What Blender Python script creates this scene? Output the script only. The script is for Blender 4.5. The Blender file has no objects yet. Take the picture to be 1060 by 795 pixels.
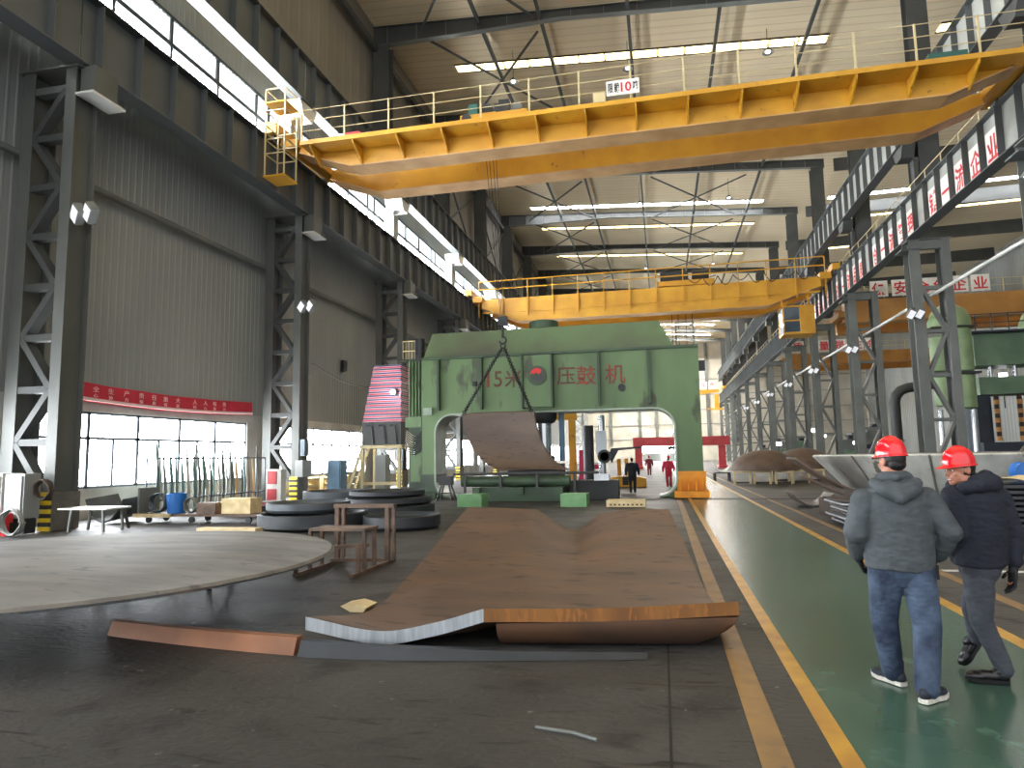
import bpy, math, random
from mathutils import Vector, Matrix
random.seed(7)
SC = bpy.context.scene
COL = SC.collection
PI = math.pi
V = Vector

# ------------------------------------------------------------------ camera
F_, YAW, PIT, ROL, EYE = 696.15, .217, .108, -.018, 1.70
def make_camera():
    cy, sy, cp, sp, cr, sr = math.cos(YAW), math.sin(YAW), math.cos(PIT), math.sin(PIT), math.cos(ROL), math.sin(ROL)
    fw = V((-sy*cp, cy*cp, sp)); rt = V((cy, sy, 0)); up = rt.cross(fw)
    r2 = cr*rt + sr*up; u2 = -sr*rt + cr*up
    cam = bpy.data.cameras.new('camera'); o = bpy.data.objects.new('camera', cam); COL.objects.link(o)
    m = Matrix((r2, u2, -fw)).transposed().to_4x4(); m.translation = (0, 0, EYE)
    o.matrix_world = m
    cam.sensor_width = 36; cam.lens = F_/1060*36; cam.clip_start = .05; cam.clip_end = 500
    SC.camera = o
make_camera()

# ------------------------------------------------------------------ materials
MATS = {}
def mat(name, c1, c2=None, rough=.6, metal=0., scale=2., bump=0., detail=4., lo=.35, hi=.65, emit=None, estr=0., coat=0., aniso=None, c3=None, scale3=12., t3=.62, bscale=None, spec=.5):
    """painted / worn surface: two colours mixed by world-space noise, optional specks c3, bump"""
    m = bpy.data.materials.new(name); m.use_nodes = True; MATS[name] = m
    n = m.node_tree.nodes; l = m.node_tree.links; b = n['Principled BSDF']
    b.inputs['Roughness'].default_value = rough; b.inputs['Metallic'].default_value = metal
    b.inputs['Coat Weight'].default_value = coat; b.inputs['Specular IOR Level'].default_value = spec
    b.inputs['Base Color'].default_value = (*c1, 1)
    if c2 or bump:
        g = n.new('ShaderNodeNewGeometry'); mp = n.new('ShaderNodeMapping'); l.new(g.outputs['Position'], mp.inputs['Vector'])
        if aniso: mp.inputs['Scale'].default_value = aniso
        t = n.new('ShaderNodeTexNoise'); t.inputs['Scale'].default_value = scale; t.inputs['Detail'].default_value = detail
        l.new(mp.outputs['Vector'], t.inputs['Vector'])
        if c2:
            r = n.new('ShaderNodeMapRange'); r.inputs['From Min'].default_value = lo; r.inputs['From Max'].default_value = hi
            l.new(t.outputs['Fac'], r.inputs['Value'])
            x = n.new('ShaderNodeMix'); x.data_type = 'RGBA'; x.inputs['A'].default_value = (*c1, 1); x.inputs['B'].default_value = (*c2, 1)
            l.new(r.outputs['Result'], x.inputs['Factor']); out = x.outputs['Result']
            if c3:
                t3_ = n.new('ShaderNodeTexNoise'); t3_.inputs['Scale'].default_value = scale3; t3_.inputs['Detail'].default_value = 6
                l.new(mp.outputs['Vector'], t3_.inputs['Vector'])
                r3 = n.new('ShaderNodeMapRange'); r3.inputs['From Min'].default_value = t3; r3.inputs['From Max'].default_value = t3 + .06
                l.new(t3_.outputs['Fac'], r3.inputs['Value'])
                x3 = n.new('ShaderNodeMix'); x3.data_type = 'RGBA'; x3.inputs['B'].default_value = (*c3, 1)
                l.new(out, x3.inputs['A']); l.new(r3.outputs['Result'], x3.inputs['Factor']); out = x3.outputs['Result']
            l.new(out, b.inputs['Base Color'])
        if bump:
            tb = t
            if bscale:
                tb = n.new('ShaderNodeTexNoise'); tb.inputs['Scale'].default_value = bscale; tb.inputs['Detail'].default_value = 5
                l.new(mp.outputs['Vector'], tb.inputs['Vector'])
            bp = n.new('ShaderNodeBump'); bp.inputs['Strength'].default_value = bump; bp.inputs['Distance'].default_value = .02
            l.new(tb.outputs['Fac'], bp.inputs['Height']); l.new(bp.outputs['Normal'], b.inputs['Normal'])
    if emit:
        b.inputs['Emission Color'].default_value = (*emit, 1); b.inputs['Emission Strength'].default_value = estr
    return m

def srgb(r, g, b):
    f = lambda c: (c/255/12.92) if c <= 10 else ((c/255+.055)/1.055)**2.4
    return (f(r), f(g), f(b))

# ------------------------------------------------------------------ mesh builder
class MB:
    def __init__(s): s.v = []; s.f = []
    def add(s, vs, fs):
        b = len(s.v); s.v += [V(p) for p in vs]; s.f += [tuple(b+i for i in f) for f in fs]; return s
    def box(s, x0, x1, y0, y1, z0, z1):
        return s.add([(x0,y0,z0),(x1,y0,z0),(x1,y1,z0),(x0,y1,z0),(x0,y0,z1),(x1,y0,z1),(x1,y1,z1),(x0,y1,z1)],
                     [(3,2,1,0),(4,5,6,7),(0,1,5,4),(1,2,6,5),(2,3,7,6),(3,0,4,7)])
    def bar(s, p, q, w, h=None, up=(0,0,1)):
        h = w if h is None else h
        p, q = V(p), V(q); d = (q-p).normalized(); u = V(up)
        if abs(d.dot(u)) > .99: u = V((0,1,0))
        a = d.cross(u).normalized()*w/2; c = a.cross(d).normalized()*h/2
        o = [-a-c, a-c, a+c, -a+c]
        return s.add([p+k for k in o]+[q+k for k in o], [(0,1,2,3),(7,6,5,4),(4,5,1,0),(5,6,2,1),(6,7,3,2),(7,4,0,3)])
    def prism(s, pts, axis, a, b):
        """polygon extruded along axis; pts are the two other coordinates in xyz order"""
        def P(p, t): return {0:(t,p[0],p[1]),1:(p[0],t,p[1]),2:(p[0],p[1],t)}[axis]
        n = len(pts)
        return s.add([P(p,a) for p in pts]+[P(p,b) for p in pts],
                     [tuple(range(n)), tuple(range(2*n-1,n-1,-1))]+[(n+i,n+(i+1)%n,(i+1)%n,i) for i in range(n)])
    def tube(s, pts, r, n=8, caps=True, closed=False):
        pts = [V(p) for p in pts]; rs = r if isinstance(r, (list,tuple)) else [r]*len(pts)
        rings = []; prev = None; N = len(pts)
        for i, p in enumerate(pts):
            if closed: d = pts[(i+1)%N]-pts[i-1]
            else: d = pts[min(i+1,N-1)]-pts[max(i-1,0)]
            d.normalize()
            if prev is None:
                u = V((0,0,1)) if abs(d.z) < .9 else V((1,0,0))
                a = d.cross(u).normalized()
            else: a = (prev - d*prev.dot(d)).normalized()
            prev = a; c = d.cross(a)
            rings.append([p+(a*math.cos(2*PI*k/n)+c*math.sin(2*PI*k/n))*rs[i] for k in range(n)])
        vs = [p for q in rings for p in q]; fs = []
        M = N if closed else N-1
        for i in range(M):
            j = (i+1) % N
            for k in range(n): fs.append((i*n+k, i*n+(k+1)%n, j*n+(k+1)%n, j*n+k))
        if caps and not closed: fs += [tuple(range(n-1,-1,-1)), tuple(range((N-1)*n, N*n))]
        return s.add(vs, fs)
    def lathe(s, prof, c=(0,0,0), n=32, axis=2, a0=0, a1=2*PI):
        """profile of (radius, height)"""
        full = abs(a1-a0-2*PI) < 1e-6; m = n if full else n+1
        vs = []
        for r, h in prof:
            for k in range(m):
                t = a0+(a1-a0)*k/n; x, y = r*math.cos(t), r*math.sin(t)
                p = {2:(x,y,h),0:(h,x,y),1:(x,h,y)}[axis]
                vs.append((c[0]+p[0],c[1]+p[1],c[2]+p[2]))
        fs = []
        for i in range(len(prof)-1):
            for k in range(n):
                k2 = (k+1) % m
                fs.append((i*m+k, i*m+k2, (i+1)*m+k2, (i+1)*m+k))
        if full:
            if prof[0][0] > 1e-6: fs.append(tuple(range(m-1,-1,-1)))
            if prof[-1][0] > 1e-6: fs.append(tuple(range((len(prof)-1)*m, len(prof)*m)))
        return s.add(vs, fs)
    def cyl(s, p, q, r, n=16): return s.tube([p, q], r, n)
    def sph(s, c, rx, ry=None, rz=None, n=16, m=10):
        ry = rx if ry is None else ry; rz = rx if rz is None else rz
        b = MB().lathe([(max(math.sin(PI*i/m),1e-4), -math.cos(PI*i/m)) for i in range(m+1)], n=n)
        s.add([(c[0]+p.x*rx, c[1]+p.y*ry, c[2]+p.z*rz) for p in b.v], b.f); return s
    def grid(s, fn, nu, nv, thick=None):
        """surface fn(u,v); thick = callable or vector offset for the underside"""
        P = [[V(fn(i/nu, j/nv)) for i in range(nu+1)] for j in range(nv+1)]
        W = nu+1; vs = [p for r in P for p in r]
        fs = [(j*W+i, j*W+i+1, (j+1)*W+i+1, (j+1)*W+i) for j in range(nv) for i in range(nu)]
        if thick is not None:
            o = len(vs); t = V(thick); vs = vs+[p+t for p in vs]
            fs += [tuple(o+k for k in reversed(f)) for f in fs[:nu*nv]]
            edge = [i for i in range(W)]+[j*W+nu for j in range(1,nv+1)]+[nv*W+i for i in range(nu-1,-1,-1)]+[j*W for j in range(nv-1,0,-1)]
            for a, b in zip(edge, edge[1:]+edge[:1]): fs.append((b, a, o+a, o+b))
        return s.add(vs, fs)
    def xf(s, m):
        s.v = [m @ p for p in s.v]; return s
    def build(s, name, m, parent=None, smooth=None, mats=None, fmat=None):
        return link_mesh(name, s.v, s.f, m, parent, smooth, mats, fmat)

OFF = {}
def off(o):
    return OFF.get(o.name, V((0,0,0))) if o else V((0,0,0))
def link_mesh(name, vs, fs, m, parent=None, smooth=None, mats=None, fmat=None):
    d = off(parent)
    me = bpy.data.meshes.new(name); me.from_pydata([tuple(V(p)-d) for p in vs], [], fs); me.update()
    for x in (mats or [m]): me.materials.append(MATS[x] if isinstance(x, str) else x)
    if fmat: 
        for p, k in zip(me.polygons, fmat): p.material_index = k
    if smooth is not None:
        for p in me.polygons: p.use_smooth = True
        me.set_sharp_from_angle(angle=math.radians(smooth))
    o = bpy.data.objects.new(name, me); COL.objects.link(o)
    if parent: o.parent = parent; OFF[o.name] = d
    return o

def tag(o, label=None, cat=None, group=None, kind=None):
    if label: o['label'] = label
    if cat: o['category'] = cat
    if group: o['group'] = group
    if kind: o['kind'] = kind
    return o
def thing(name, label, cat, loc=(0,0,0), group=None, rz=0, local=False, kind=None):
    o = bpy.data.objects.new(name, None); COL.objects.link(o); o.empty_display_size = .2
    o.location = loc; o.rotation_euler = (0,0,rz)
    OFF[o.name] = V((0,0,0)) if local else V(loc)
    return tag(o, label, cat, group, kind)
KIDS = {}
def copy_tree(o, parent=None):
    c = o.copy(); COL.objects.link(c); c.parent = parent
    OFF[c.name] = off(o)
    for ch in [x for x in o.children]: copy_tree(ch, c)
    return c
def dup(o, loc, label, rz=None, group=None):
    c = copy_tree(o); c.location = loc; c['label'] = label
    if rz is not None: c.rotation_euler = (0,0,rz)
    if group: c['group'] = group
    return c
def single(mb, name, label, cat, m, group=None, smooth=None, kind=None):
    """a thing that is one mesh; its origin goes to the centre of its base"""
    x = sum(p.x for p in mb.v)/len(mb.v); y = sum(p.y for p in mb.v)/len(mb.v); z = min(p.z for p in mb.v)
    o = link_mesh(name, [p-V((x,y,z)) for p in mb.v], mb.f, m, None, smooth); o.location = (x,y,z); OFF[o.name] = V((x,y,z))
    return tag(o, label, cat, group, kind)
def struct(name, mb, m, smooth=None, **k):
    o = mb.build(name, m, None, smooth, **k); o['kind'] = 'structure'; return o

def text_mesh(body, h, depth=.01, bold=0.):
    """(verts, faces) of lettering in its own xy plane, centred, with cap height about h"""
    c = bpy.data.curves.new('lettering', 'FONT'); c.body = body; c.size = h; c.extrude = depth; c.resolution_u = 3; c.offset = bold
    c.align_x = 'CENTER'; c.align_y = 'CENTER'
    o = bpy.data.objects.new('lettering', c); COL.objects.link(o)
    dg = bpy.context.evaluated_depsgraph_get(); me = bpy.data.meshes.new_from_object(o.evaluated_get(dg))
    vs = [v.co.copy() for v in me.vertices]; fs = [tuple(p.vertices) for p in me.polygons]
    bpy.data.objects.remove(o); bpy.data.curves.remove(c); bpy.data.meshes.remove(me)
    return vs, fs
def text_mb(body, h, origin, xdir, ydir, depth=.01, sx=1., bold=0.):
    vs, fs = text_mesh(body, h, depth, bold)
    x = V(xdir).normalized(); y = V(ydir).normalized(); z = x.cross(y)
    mn = [min(v[i] for v in vs) for i in (0,1)]; mx = [max(v[i] for v in vs) for i in (0,1)]
    cx, cy = (mn[0]+mx[0])/2, (mn[1]+mx[1])/2
    b = MB(); b.add([V(origin)+x*(v.x-cx)*sx+y*(v.y-cy)+z*v.z for v in vs], fs); return b
ORD = ['first','second','third','fourth','fifth','sixth','seventh','eighth','ninth','tenth','eleventh','twelfth','thirteenth','fourteenth','fifteenth']
# ------------------------------------------------------------------ palette
G1 = srgb(74,76,74); G2 = srgb(62,64,63)
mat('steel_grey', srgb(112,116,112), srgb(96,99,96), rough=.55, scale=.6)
mat('web_pale', srgb(168,170,162), srgb(150,152,146), rough=.5, scale=.4)  # lighter colour carries the light from the left on right-hand webs
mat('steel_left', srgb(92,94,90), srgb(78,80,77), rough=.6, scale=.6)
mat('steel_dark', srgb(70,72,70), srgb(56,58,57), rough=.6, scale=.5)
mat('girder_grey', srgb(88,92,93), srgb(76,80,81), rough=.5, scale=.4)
mat('panel_grey', srgb(150,153,150), srgb(133,136,134), rough=.6, scale=.25, aniso=(1,1,.3))
mat('panel_beige', srgb(132,126,116), srgb(116,110,101), rough=.7, scale=.2)
mat('wall_cream', srgb(206,200,184), srgb(184,178,164), rough=.8, scale=.4)
mat('plaster', srgb(196,194,188), srgb(168,166,162), rough=.85, scale=.8)
mat('window_frame', srgb(84,92,100), rough=.4)
mat('white_paint', srgb(214,214,208), srgb(190,190,184), rough=.55, scale=1)
mat('panel_translucent', srgb(206,214,218), rough=.5, emit=(.84,.93,1.), estr=.7)
mat('black_rubber', srgb(26,26,27), rough=.7)
mat('rust_dark', srgb(66,48,38), srgb(46,38,34), rough=.75, scale=3, bump=.2)

def floor_material():
    m = bpy.data.materials.new('worn_concrete'); m.use_nodes = True; MATS['worn_concrete'] = m
    n, l = m.node_tree.nodes, m.node_tree.links; b = n['Principled BSDF']
    g = n.new('ShaderNodeNewGeometry')
    def noise(s, sc=(1,1,1), det=6, dist=0):
        mp = n.new('ShaderNodeMapping'); mp.inputs['Scale'].default_value = sc; l.new(g.outputs['Position'], mp.inputs['Vector'])
        t = n.new('ShaderNodeTexNoise'); t.inputs['Scale'].default_value = s; t.inputs['Detail'].default_value = det; t.inputs['Distortion'].default_value = dist
        l.new(mp.outputs['Vector'], t.inputs['Vector']); return t.outputs['Fac']
    def rng(x, a, c):
        r = n.new('ShaderNodeMapRange'); r.inputs['From Min'].default_value = a; r.inputs['From Max'].default_value = c; l.new(x, r.inputs['Value']); return r.outputs['Result']
    def mix(f, A, B):
        x = n.new('ShaderNodeMix'); x.data_type = 'RGBA'; l.new(f, x.inputs['Factor'])
        for k, c in (('A',A),('B',B)):
            if isinstance(c, tuple): x.inputs[k].default_value = (*c, 1)
            else: l.new(c, x.inputs[k])
        return x.outputs['Result']
    c = mix(rng(noise(.45), .35, .68), srgb(52,51,49), srgb(74,72,68))
    c = mix(rng(noise(1.6, (1,1,1), 8, .4), .56, .7), c, srgb(36,35,33))
    c = mix(rng(noise(5, (.35,1.6,1), 8, 1.2), .60, .68), c, srgb(24,23,22))
    c = mix(rng(noise(9, (1,1,1), 6), .68, .74), c, srgb(118,114,108))
    l.new(c, b.inputs['Base Color'])
    r = n.new('ShaderNodeMapRange'); r.inputs['To Min'].default_value = .42; r.inputs['To Max'].default_value = .75; l.new(noise(.8, (1,1,1), 5), r.inputs['Value']); l.new(r.outputs['Result'], b.inputs['Roughness'])
    bp = n.new('ShaderNodeBump'); bp.inputs['Strength'].default_value = .6; bp.inputs['Distance'].default_value = .02
    l.new(noise(14, (.6,1.2,1), 8, .6), bp.inputs['Height']); l.new(bp.outputs['Normal'], b.inputs['Normal'])
floor_material()
mat('epoxy_green', srgb(66,96,80), srgb(54,82,68), rough=.24, scale=.7, bump=.06, bscale=2.2, c3=srgb(78,106,90), scale3=3, t3=.62)
mat('line_yellow', srgb(196,150,52), srgb(170,124,50), rough=.4, scale=3, c3=srgb(112,92,60), scale3=6, t3=.68)
mat('line_faded', srgb(150,116,66), srgb(120,94,62), rough=.5, scale=3, c3=srgb(92,80,62), scale3=5, t3=.66)

def ceiling_material():
    m = bpy.data.materials.new('roof_insulation'); m.use_nodes = True; MATS['roof_insulation'] = m
    n, l = m.node_tree.nodes, m.node_tree.links; b = n['Principled BSDF']
    g = n.new('ShaderNodeNewGeometry')
    w = n.new('ShaderNodeTexWave'); w.wave_type = 'BANDS'; w.bands_direction = 'Y'; w.inputs['Scale'].default_value = .42; w.inputs['Distortion'].default_value = .25; w.inputs['Detail'].default_value = 2; w.inputs['Detail Scale'].default_value = .6
    l.new(g.outputs['Position'], w.inputs['Vector'])
    r = n.new('ShaderNodeMapRange'); r.inputs['From Min'].default_value = 0; r.inputs['From Max'].default_value = .07; l.new(w.outputs['Fac'], r.inputs['Value'])
    t = n.new('ShaderNodeTexNoise'); t.inputs['Scale'].default_value = 1.; mp = n.new('ShaderNodeMapping'); mp.inputs['Scale'].default_value = (.12,1.4,1)
    l.new(g.outputs['Position'], mp.inputs['Vector']); l.new(mp.outputs['Vector'], t.inputs['Vector'])
    x = n.new('ShaderNodeMix'); x.data_type = 'RGBA'; x.inputs['A'].default_value = (*srgb(212,194,160),1); x.inputs['B'].default_value = (*srgb(228,212,180),1); l.new(t.outputs['Fac'], x.inputs['Factor'])
    y = n.new('ShaderNodeMix'); y.data_type = 'RGBA'; y.inputs['A'].default_value = (*srgb(198,180,148),1); l.new(x.outputs['Result'], y.inputs['B']); l.new(r.outputs['Result'], y.inputs['Factor'])
    l.new(y.outputs['Result'], b.inputs['Base Color']); b.inputs['Roughness'].default_value = .8
ceiling_material()
def glow(name, c, s):
    m = bpy.data.materials.new(name); m.use_nodes = True; MATS[name] = m
    b = m.node_tree.nodes['Principled BSDF']; b.inputs['Base Color'].default_value = (*c, 1); b.inputs['Roughness'].default_value = .3
    b.inputs['Emission Color'].default_value = (*c, 1); b.inputs['Emission Strength'].default_value = s
glow('daylit_glass', (.92,.96,1.), 11.)
glow('daylit_clerestory', (.90,.95,1.), 26.)
glow('daylit_roof_warm', (1.,.82,.42), 1.9)
glow('daylit_roof_white', (.95,.97,1.), 14.)
glow('daylit_roof_bright', (1.,.97,.92), 80.)
glow('lamp_white', (.95,.98,1.), 30.)
glow('lamp_soft', (.95,.97,1.), 5.)
glow('flood_face', (.95,.97,1.), .12)

# ------------------------------------------------------------------ setting
YC = 14.65            # first column line; bays of 12 m
XL, XR = -15.4, 13.3
def roofz(x): return 29.25-.066*(x+1.3) if x < 17 else 28.05+.02*(x-17)
YB, YF = -14., 166.
struct('floor', MB().box(-18, 46, YB, YF, -.3, 0), 'worn_concrete')
struct('floor_walkway', MB().box(1.0, 2.92, YB, YF-2, 0, .004), 'epoxy_green')
struct('floor_marking_walkway_left', MB().box(.88, 1.0, YB, YF-2, 0, .006), 'line_yellow')
struct('floor_marking_outer_left', MB().box(.46, .63, YB, 27.0, 0, .005), 'line_faded')
struct('floor_marking_walkway_right', MB().box(2.92, 3.06, YB, YF-2, 0, .006), 'line_yellow')
struct('floor_marking_outer_right', MB().box(3.62, 3.76, YB, YF-2, 0, .005), 'line_faded')
struct('floor_marking_cross', MB().box(3.78, 13, 10.7, 10.84, 0, .005), 'white_paint')
struct('floor_joint', MB().box(-.03, -.012, YB, 9.5, 0, .003), 'black_rubber')
# press rail slot in the floor
struct('floor_slot', MB().box(-11, 9, 26.1, 26.9, 0, .005), 'black_rubber')

def corrugated(x, y0, y1, z0, z1, pitch=.30, d=.014, face=1):
    b = MB(); vs = []; y = y0
    while y < y1:
        for f, dx in ((0,0),(.62,0),(.72,d),(.9,d)): vs.append((y+f*pitch, x+face*(dx-d)))
        y += pitch
    n = len(vs)
    b.add([(p[1],p[0],z0) for p in vs]+[(p[1],p[0],z1) for p in vs], [(i,i+1,n+i+1,n+i) for i in range(n-1)])
    return b
WX = -17.6
struct('wall_left', corrugated(WX+.06, YB, YF, 3.72, 15.6), 'panel_grey')
struct('wall_left_upper_band', corrugated(WX+.06, YB, YF, 18.6, 20.4), 'panel_grey')
struct('wall_left_high', corrugated(WX+.06, YB, YF, 20.4, 30.4, pitch=1.0, d=.02), 'panel_beige')
# masonry base with window openings: sill wall, head band, piers
sill = MB().box(WX-.25, WX+.05, YB, YF, 0, .95)
head = MB().box(WX-.25, WX+.05, YB, YF, 3.36, 3.72)
struct('wall_left_sill', sill, 'plaster'); struct('wall_left_head', head, 'plaster')
NW = 9
for k in range(-2, NW):
    y1 = YC+12*k+11.4+1.5; y0 = YC+12*k+11.4
    struct('wall_left_pier', MB().box(WX-.25, WX+.05, y0, y1+.2, .95, 3.36), 'plaster')
def make_window(k):
    """ribbon of glazed lights between two columns"""
    y0, y1 = YC+12*k+1.1, YC+12*k+11.4
    root = thing('window_%d' % (k+3), None, None, (WX-.08, (y0+y1)/2, .95), kind='structure'); del_keys(root)
    fr = MB(); z0, zm, z1 = .95, 2.48, 3.36
    for z, h in ((z0,.08),(zm,.09),(z1-.08,.08)): fr.box(WX-.12, WX, y0, y1, z, z+h)
    n = 5
    for i in range(n+1):
        y = y0+(y1-y0)*i/n; fr.box(WX-.12, WX, y-.06, y+.06, z0, z1)
    for i in range(n):
        y = y0+(y1-y0)*(i+.5)/n; fr.box(WX-.10, WX-.02, y-.045, y+.045, z0, zm)
    fr.build('window_frame', 'window_frame', root)
    MB().box(WX-.10, WX-.07, y0, y1, z0, z1).build('glazing', 'daylit_glass', root)
    return root
def del_keys(o):
    for k in ('label','category'):
        if k in o.keys(): del o[k]
for k in range(-2, NW): make_window(k)
# clerestory ribbon above the runway girder
for k in range(-2, 10):
    y0, y1 = YC+12*k+.5, YC+12*k+11.5
    root = thing('window_%d' % (k+20), None, None, (WX, (y0+y1)/2, 16), kind='structure')
    MB().box(WX-.1, WX-.06, y0-.5, y1+.5, 15.6, 18.6).build('glazing', 'daylit_clerestory', root)
    fr = MB()
    for z, t in ((15.6,.1),(16.2,.12),(16.75,.12),(17.35,.2),(18.5,.12)): fr.box(WX-.05, WX+.10, y0-.5, y1+.5, z, z+t)
    for i in range(5): fr.box(WX-.05, WX+.08, y0+11*i/4-.07, y0+11*i/4+.07, 15.6, 18.6)
    fr.build('window_frame', 'steel_dark', root)
    corrugated(WX+.02, y0-.5, y1+.5, 17.56, 18.49, .22, .04).build('corrugated_sheet', 'panel_translucent', root)
# wall behind sign row of right bay, far wall, ceiling
def far_wall():
    w = MB().box(-18, 46, YF, YF+.3, 3.9, 30.5)
    w.box(-18, -4.6, YF, YF+.3, 0, 3.9).box(4.1, 46, YF, YF+.3, 0, 3.9)
    struct('wall_back', w, 'wall_cream')
    for i, z in enumerate((5.2, 8.6, 12.0, 15.6, 19.2)):
        struct('trim_%d' % (i+1), MB().box(-18, 46, YF-.12, YF, z, z+.22), 'panel_grey')
    for i, x in enumerate((-12,-5,-1.,5,11,17,25,33)):
        struct('wall_back_pilaster', MB().box(x-.35, x+.35, YF-.5, YF-.13, 4.1, 28), 'steel_grey')
    d = thing('door_1', None, None, (0, YF, 0), kind='structure')
    MB().box(-4.6, 4.1, YF+.1, YF+.2, 0, 2.05).build('door_leaf', 'panel_grey', d)
    MB().box(-4.6, 4.1, YF+.12, YF+.18, 2.05, 3.9).build('glazing', 'daylit_clerestory', d)
    MB().box(.1, .7, YF-.05, YF+.09, 0.4, 3.0).build('gap', 'daylit_clerestory', d)
far_wall()
struct('wall_right', corrugated(45.9, YB, YF, 0, 29, pitch=.9, d=.05, face=-1), 'panel_grey')
def roof():
    b = MB(); xs = (-18, 17, 46)
    for a, c in zip(xs, xs[1:]):
        b.add([(a,YB,roofz(a)),(c,YB,roofz(c)),(c,YF+.3,roofz(c)),(a,YF+.3,roofz(a)),(a,YB,roofz(a)+.2),(c,YB,roofz(c)+.2),(c,YF+.3,roofz(c)+.2),(a,YF+.3,roofz(a)+.2)],
              [(0,1,2,3),(7,6,5,4),(0,4,5,1),(3,2,6,7)])
    struct('ceiling', b, 'roof_insulation')
roof()

# ------------------------------------------------------------------ steel frame
def h_section(b, x, y, z0, z1, hx=.26, hy=.45, t=.035):
    """H section, flanges square to the hall axis"""
    pts = [(-hx,-hy),(hx,-hy),(hx,-hy+t),(t/2,-hy+t),(t/2,hy-t),(hx,hy-t),(hx,hy),(-hx,hy),(-hx,hy-t),(-t/2,hy-t),(-t/2,-hy+t),(-hx,-hy+t)]
    return b.prism([(x+p[0],y+p[1]) for p in pts], 2, z0, z1)
def make_column(name, label, group, x, y, xo, pitch, top, hx=.26, hy=.45, seat=False, z0=0, mat_='steel_grey', lace_mat=None):
    """lattice column: inner chord under the runway girder, outer chord, zigzag lacing"""
    t = thing(name, label, 'column', (x, y, z0), group)
    s = 1 if xo > x else -1
    h_section(MB(), x, y, z0, top, hx=hx, hy=hy).build('inner_chord', mat_, t)
    h_section(MB(), xo, y, z0, top+.0, hx=.2, hy=hy).build('outer_chord', mat_, t)
    a, c = x+s*(hx+.01), xo-s*.21
    z = z0+.9; i = 0; bars = []
    d0 = MB().bar((a,y-.2,0),(c,y-.2,pitch),.2,.16,up=(0,1,0)).v
    proto = {}
    while z+pitch < top-.35:
        for kind in ('diagonal_brace', 'cross_brace'):
            key = (kind, i % 2 if kind[0] == 'd' else 0)
            if key not in proto:
                b = MB(); lm = lace_mat or mat_
                if kind[0] == 'd':
                    p, q = ((a,z+.02),(c,z+pitch-.02)) if i % 2 == 0 else ((c,z+.02),(a,z+pitch-.02))
                    b.bar((p[0],y-.22,p[1]),(q[0],y-.22,q[1]),.17,.3,up=(0,1,0))
                else: b.box(min(a,c), max(a,c), y-.36, y-.1, z-.09, z+.09)
                o = b.build(kind, lm, t); proto[key] = (o, z)
            else:
                src, zs = proto[key]; o = src.copy(); COL.objects.link(o); o.parent = t; o.location = (0,0,z-zs)
        z += pitch; i += 1
    MB().box(min(a,c), max(a,c), y-.36, y-.1, z-.1, z+.1).build('cross_brace', mat_, t)
    MB().box(min(x,xo)-.3, max(x,xo)+.3, y-.46, y+.46, top+.005, top+.06).build('cap_plate', mat_, t)
    if seat:
        bk = MB().box(x+hx+.01, x+.66, y-.25, y+.55, top-.75, top+.06).build('bracket', mat_, t)
        MB().box(x+hx+.01, x+.76, y-.4, y+.75, top-.82, top-.76).build('seat_plate', 'white_paint', bk)
    else:
        MB().box(x-.62, x+.3, y-.5, y+.5, top-.52, top-.45).build('bracket', 'girder_grey', t)
        MB().box(min(a,c)+.005, max(a,c)-.005, y-.42, y-.12, top-.5, top-.02).build('head_beam', mat_, t)
    return t
NL = 7
hazard = 'yellow and black warning bands'
mat('hazard_yellow', srgb(232,200,40), srgb(210,176,30), rough=.5, scale=4)
mat('concrete_block', srgb(104,100,96), srgb(84,82,78), rough=.8, scale=3)
mat('hazard_black', srgb(34,33,32), rough=.6)
left_cols, right_cols = [], []
def hazard_guard(x, y, t, hx=.2, hy=.42):
    """banded sleeve round a chord base"""
    MB().box(x-hx, x+hx, y-hy+.01, y+hy, .02, 1.0).build('base_block', 'concrete_block', t)
    b = MB(); fm = []
    for i in range(9):
        b.box(x-hx-.01, x+hx-.04, y-hy-.03, y-hy+.005, .02+i*.11, .02+(i+1)*.11); fm += [i % 2]*6
    return b.build('warning_sleeve', None, t, mats=['hazard_yellow','hazard_black'], fmat=fm)
def col_label(side, k, n0):
    return None
for k in range(NL):
    y = YC+12*k
    lab = ['grey steel lattice column at the left wall, nearest the camera, beside the tall white cabinets',
           'grey lattice column at the left wall beside the red extinguisher cabinet',
           'grey lattice column at the left wall just behind the striped tarpaulin cabin',
           'grey lattice column of the left wall seen just left of the green press top',
           'white-lit lattice column seen through the left of the press opening',
           'lattice column on the left wall, second one seen through the press opening',
           'lattice column on the left wall, farthest one seen through the press opening'][k]
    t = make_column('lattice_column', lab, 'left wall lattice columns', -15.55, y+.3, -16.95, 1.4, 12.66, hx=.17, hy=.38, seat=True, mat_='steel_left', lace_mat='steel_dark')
    hazard_guard(-15.55, y+.3, t)
    left_cols.append(t)
NR = 12
for k in range(1, NR+1):
    y = YC+12*k
    lab = ('grey steel lattice column of the right-hand row, partly cut by the right frame edge' if k == 1 else
           'grey lattice column of the right-hand row, %s from the camera' % ORD[k-1])
    t = make_column('lattice_column', lab, 'right row lattice columns', 13.35, y, 14.85, 2.3, 12.66)
    right_cols.append(t)

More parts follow.
